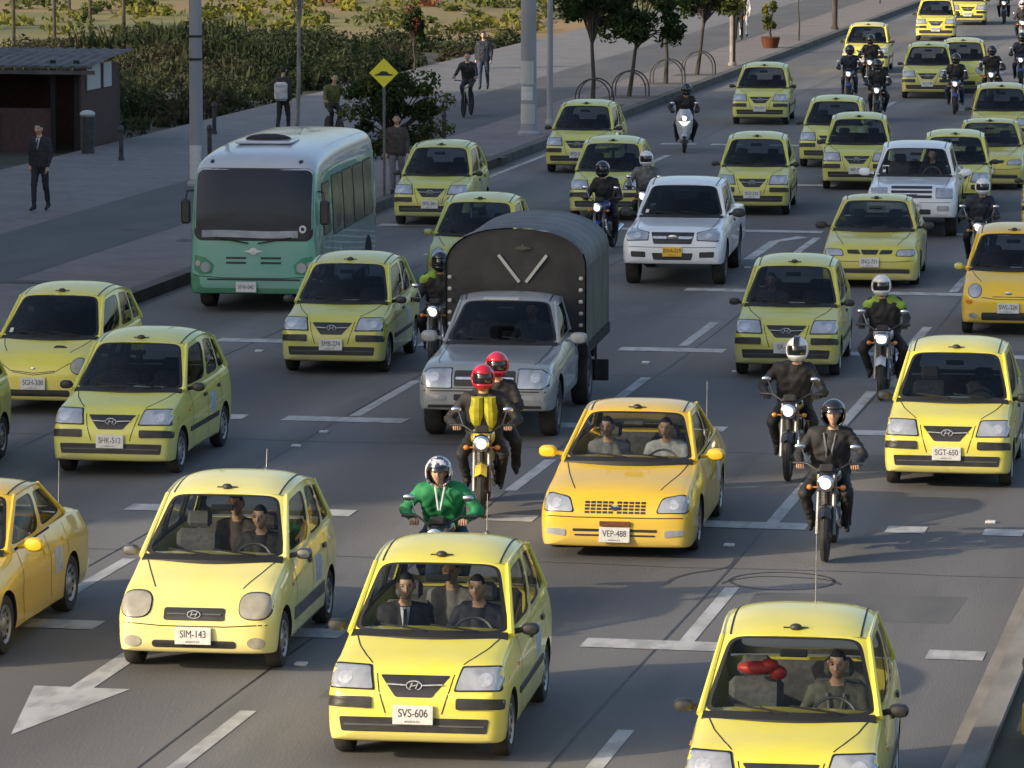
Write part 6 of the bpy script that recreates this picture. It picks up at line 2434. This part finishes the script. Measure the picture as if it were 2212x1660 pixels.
ride(2140, 226, 'bikeblack', 'jblack', 'jblack', 'motorcycle hidden behind the dull yellow taxi', 'rider showing only head and shoulders above the dull yellow taxi', 'hblack', 'ride_wide')
ride(2204, 190, 'bikeblue', 'jnavy', 'jeans', 'blue motorcycle at the right edge in the upper lanes', 'rider in navy at the right edge in the upper lanes', 'hblack', 'ride')
ride(2208, 100, 'bikesilver', 'jblack', 'jblack', 'silver motorcycle cut by the right edge near the top', 'rider cut by the right edge near the top', 'hwhite', 'ride')


def ped(px, py, pose, top, legs, lab, rz=0, extras=(), helmet=None, vest=None, k=1.0, grp='people on the pavement'):
    o = person('person', pose, top, legs, lab, extras=extras, helmet=helmet, vest=vest, group=grp, k=k)
    o.location = at(px, py, .2)
    o.rotation_euler = (0, 0, R(rz))
    return o


ped(88, 457, 'walk', 'jsuit', 'jsuit', 'man in a dark suit and white shirt walking on the plaza', -6, ('shirt',), k=1.02)
ped(612, 292, 'walk', 'jblack', 'jblack', 'person in black with a white bag behind the bus roof', 170, ('bag',))
ped(1045, 195, 'walk', 'jnavy', 'jeans', 'person in navy walking behind the cyclist on the path', 4, ())
ped(858, 420, 'walk', 'jbrown', 'jgrey', 'person in dark grey partly hidden behind the bus tail', 10, k=.97)
ped(1607, 82, 'walk', 'jwhite', 'jwhite', 'distant figure in white clothes beyond the tree row', 0)
ped(1596, 88, 'walk', 'jblack', 'jblack', 'distant figure in black beside the one in white', 0)


def bicycle(px, py, lab, plab, top, legs, dyaw=0, vest=None, helmet=None):
    root = empty('bicycle', at(px, py, .204), R(dyaw))
    for nm, y in (('front_wheel', -.52), ('rear_wheel', .50)):
        q = MB()
        q.lathe([(.33, -.015), (.345, 0), (.33, .015), (.315, 0), (.33, -.015)], 'x', (0, y, .34), n=28)
        for k in range(8):
            a = math.pi * k / 4
            q.tube([(0, y, .34), (0, y + .32 * math.cos(a), .34 + .32 * math.sin(a))], .004, 0, 4)
        q.build(nm, M['rubber'], root)
    q = MB()
    for a, b in (((0, -.52, .34), (0, -.40, .85)), ((0, -.38, .78), (0, .20, .80)), ((0, -.38, .72), (0, .02, .32)), ((0, .02, .32), (0, .22, .90)), ((0, .02, .32), (0, .5, .34)), ((0, .2, .75), (0, .5, .34))):
        q.tube([a, b], .018, 0, 6)
    q.build('frame', M['bikeblack'], root)
    q = MB()
    q.tube([(-.30, -.30, 1.0), (-.12, -.40, 1.0), (0, -.41, .95), (.12, -.40, 1.0), (.30, -.30, 1.0)], .014, 0, 6)
    q.build('handlebar', M['black'], root)
    q = MB()
    q.rbox((0, .24, .92), (.16, .26, .06), .02)
    q.build('saddle', M['jblack'], root)
    tag(root, lab, 'bicycle')
    o = person('person', 'cycle', top, legs, plab, vest=vest, helmet=helmet, group='people on the pavement')
    o.location = root.location + Vector((0, 0, .04))
    o.rotation_euler = (0, 0, R(dyaw))


bicycle(1010, 252, 'bicycle ridden along the path towards the camera', 'cyclist in black on the path', 'jblack', 'jnavy', 0)
bicycle(722, 312, 'bicycle hidden behind the back of the bus roof', 'cyclist in a dull yellow vest behind the bus roof', 'dullvest', 'jblack', 30, vest=None)
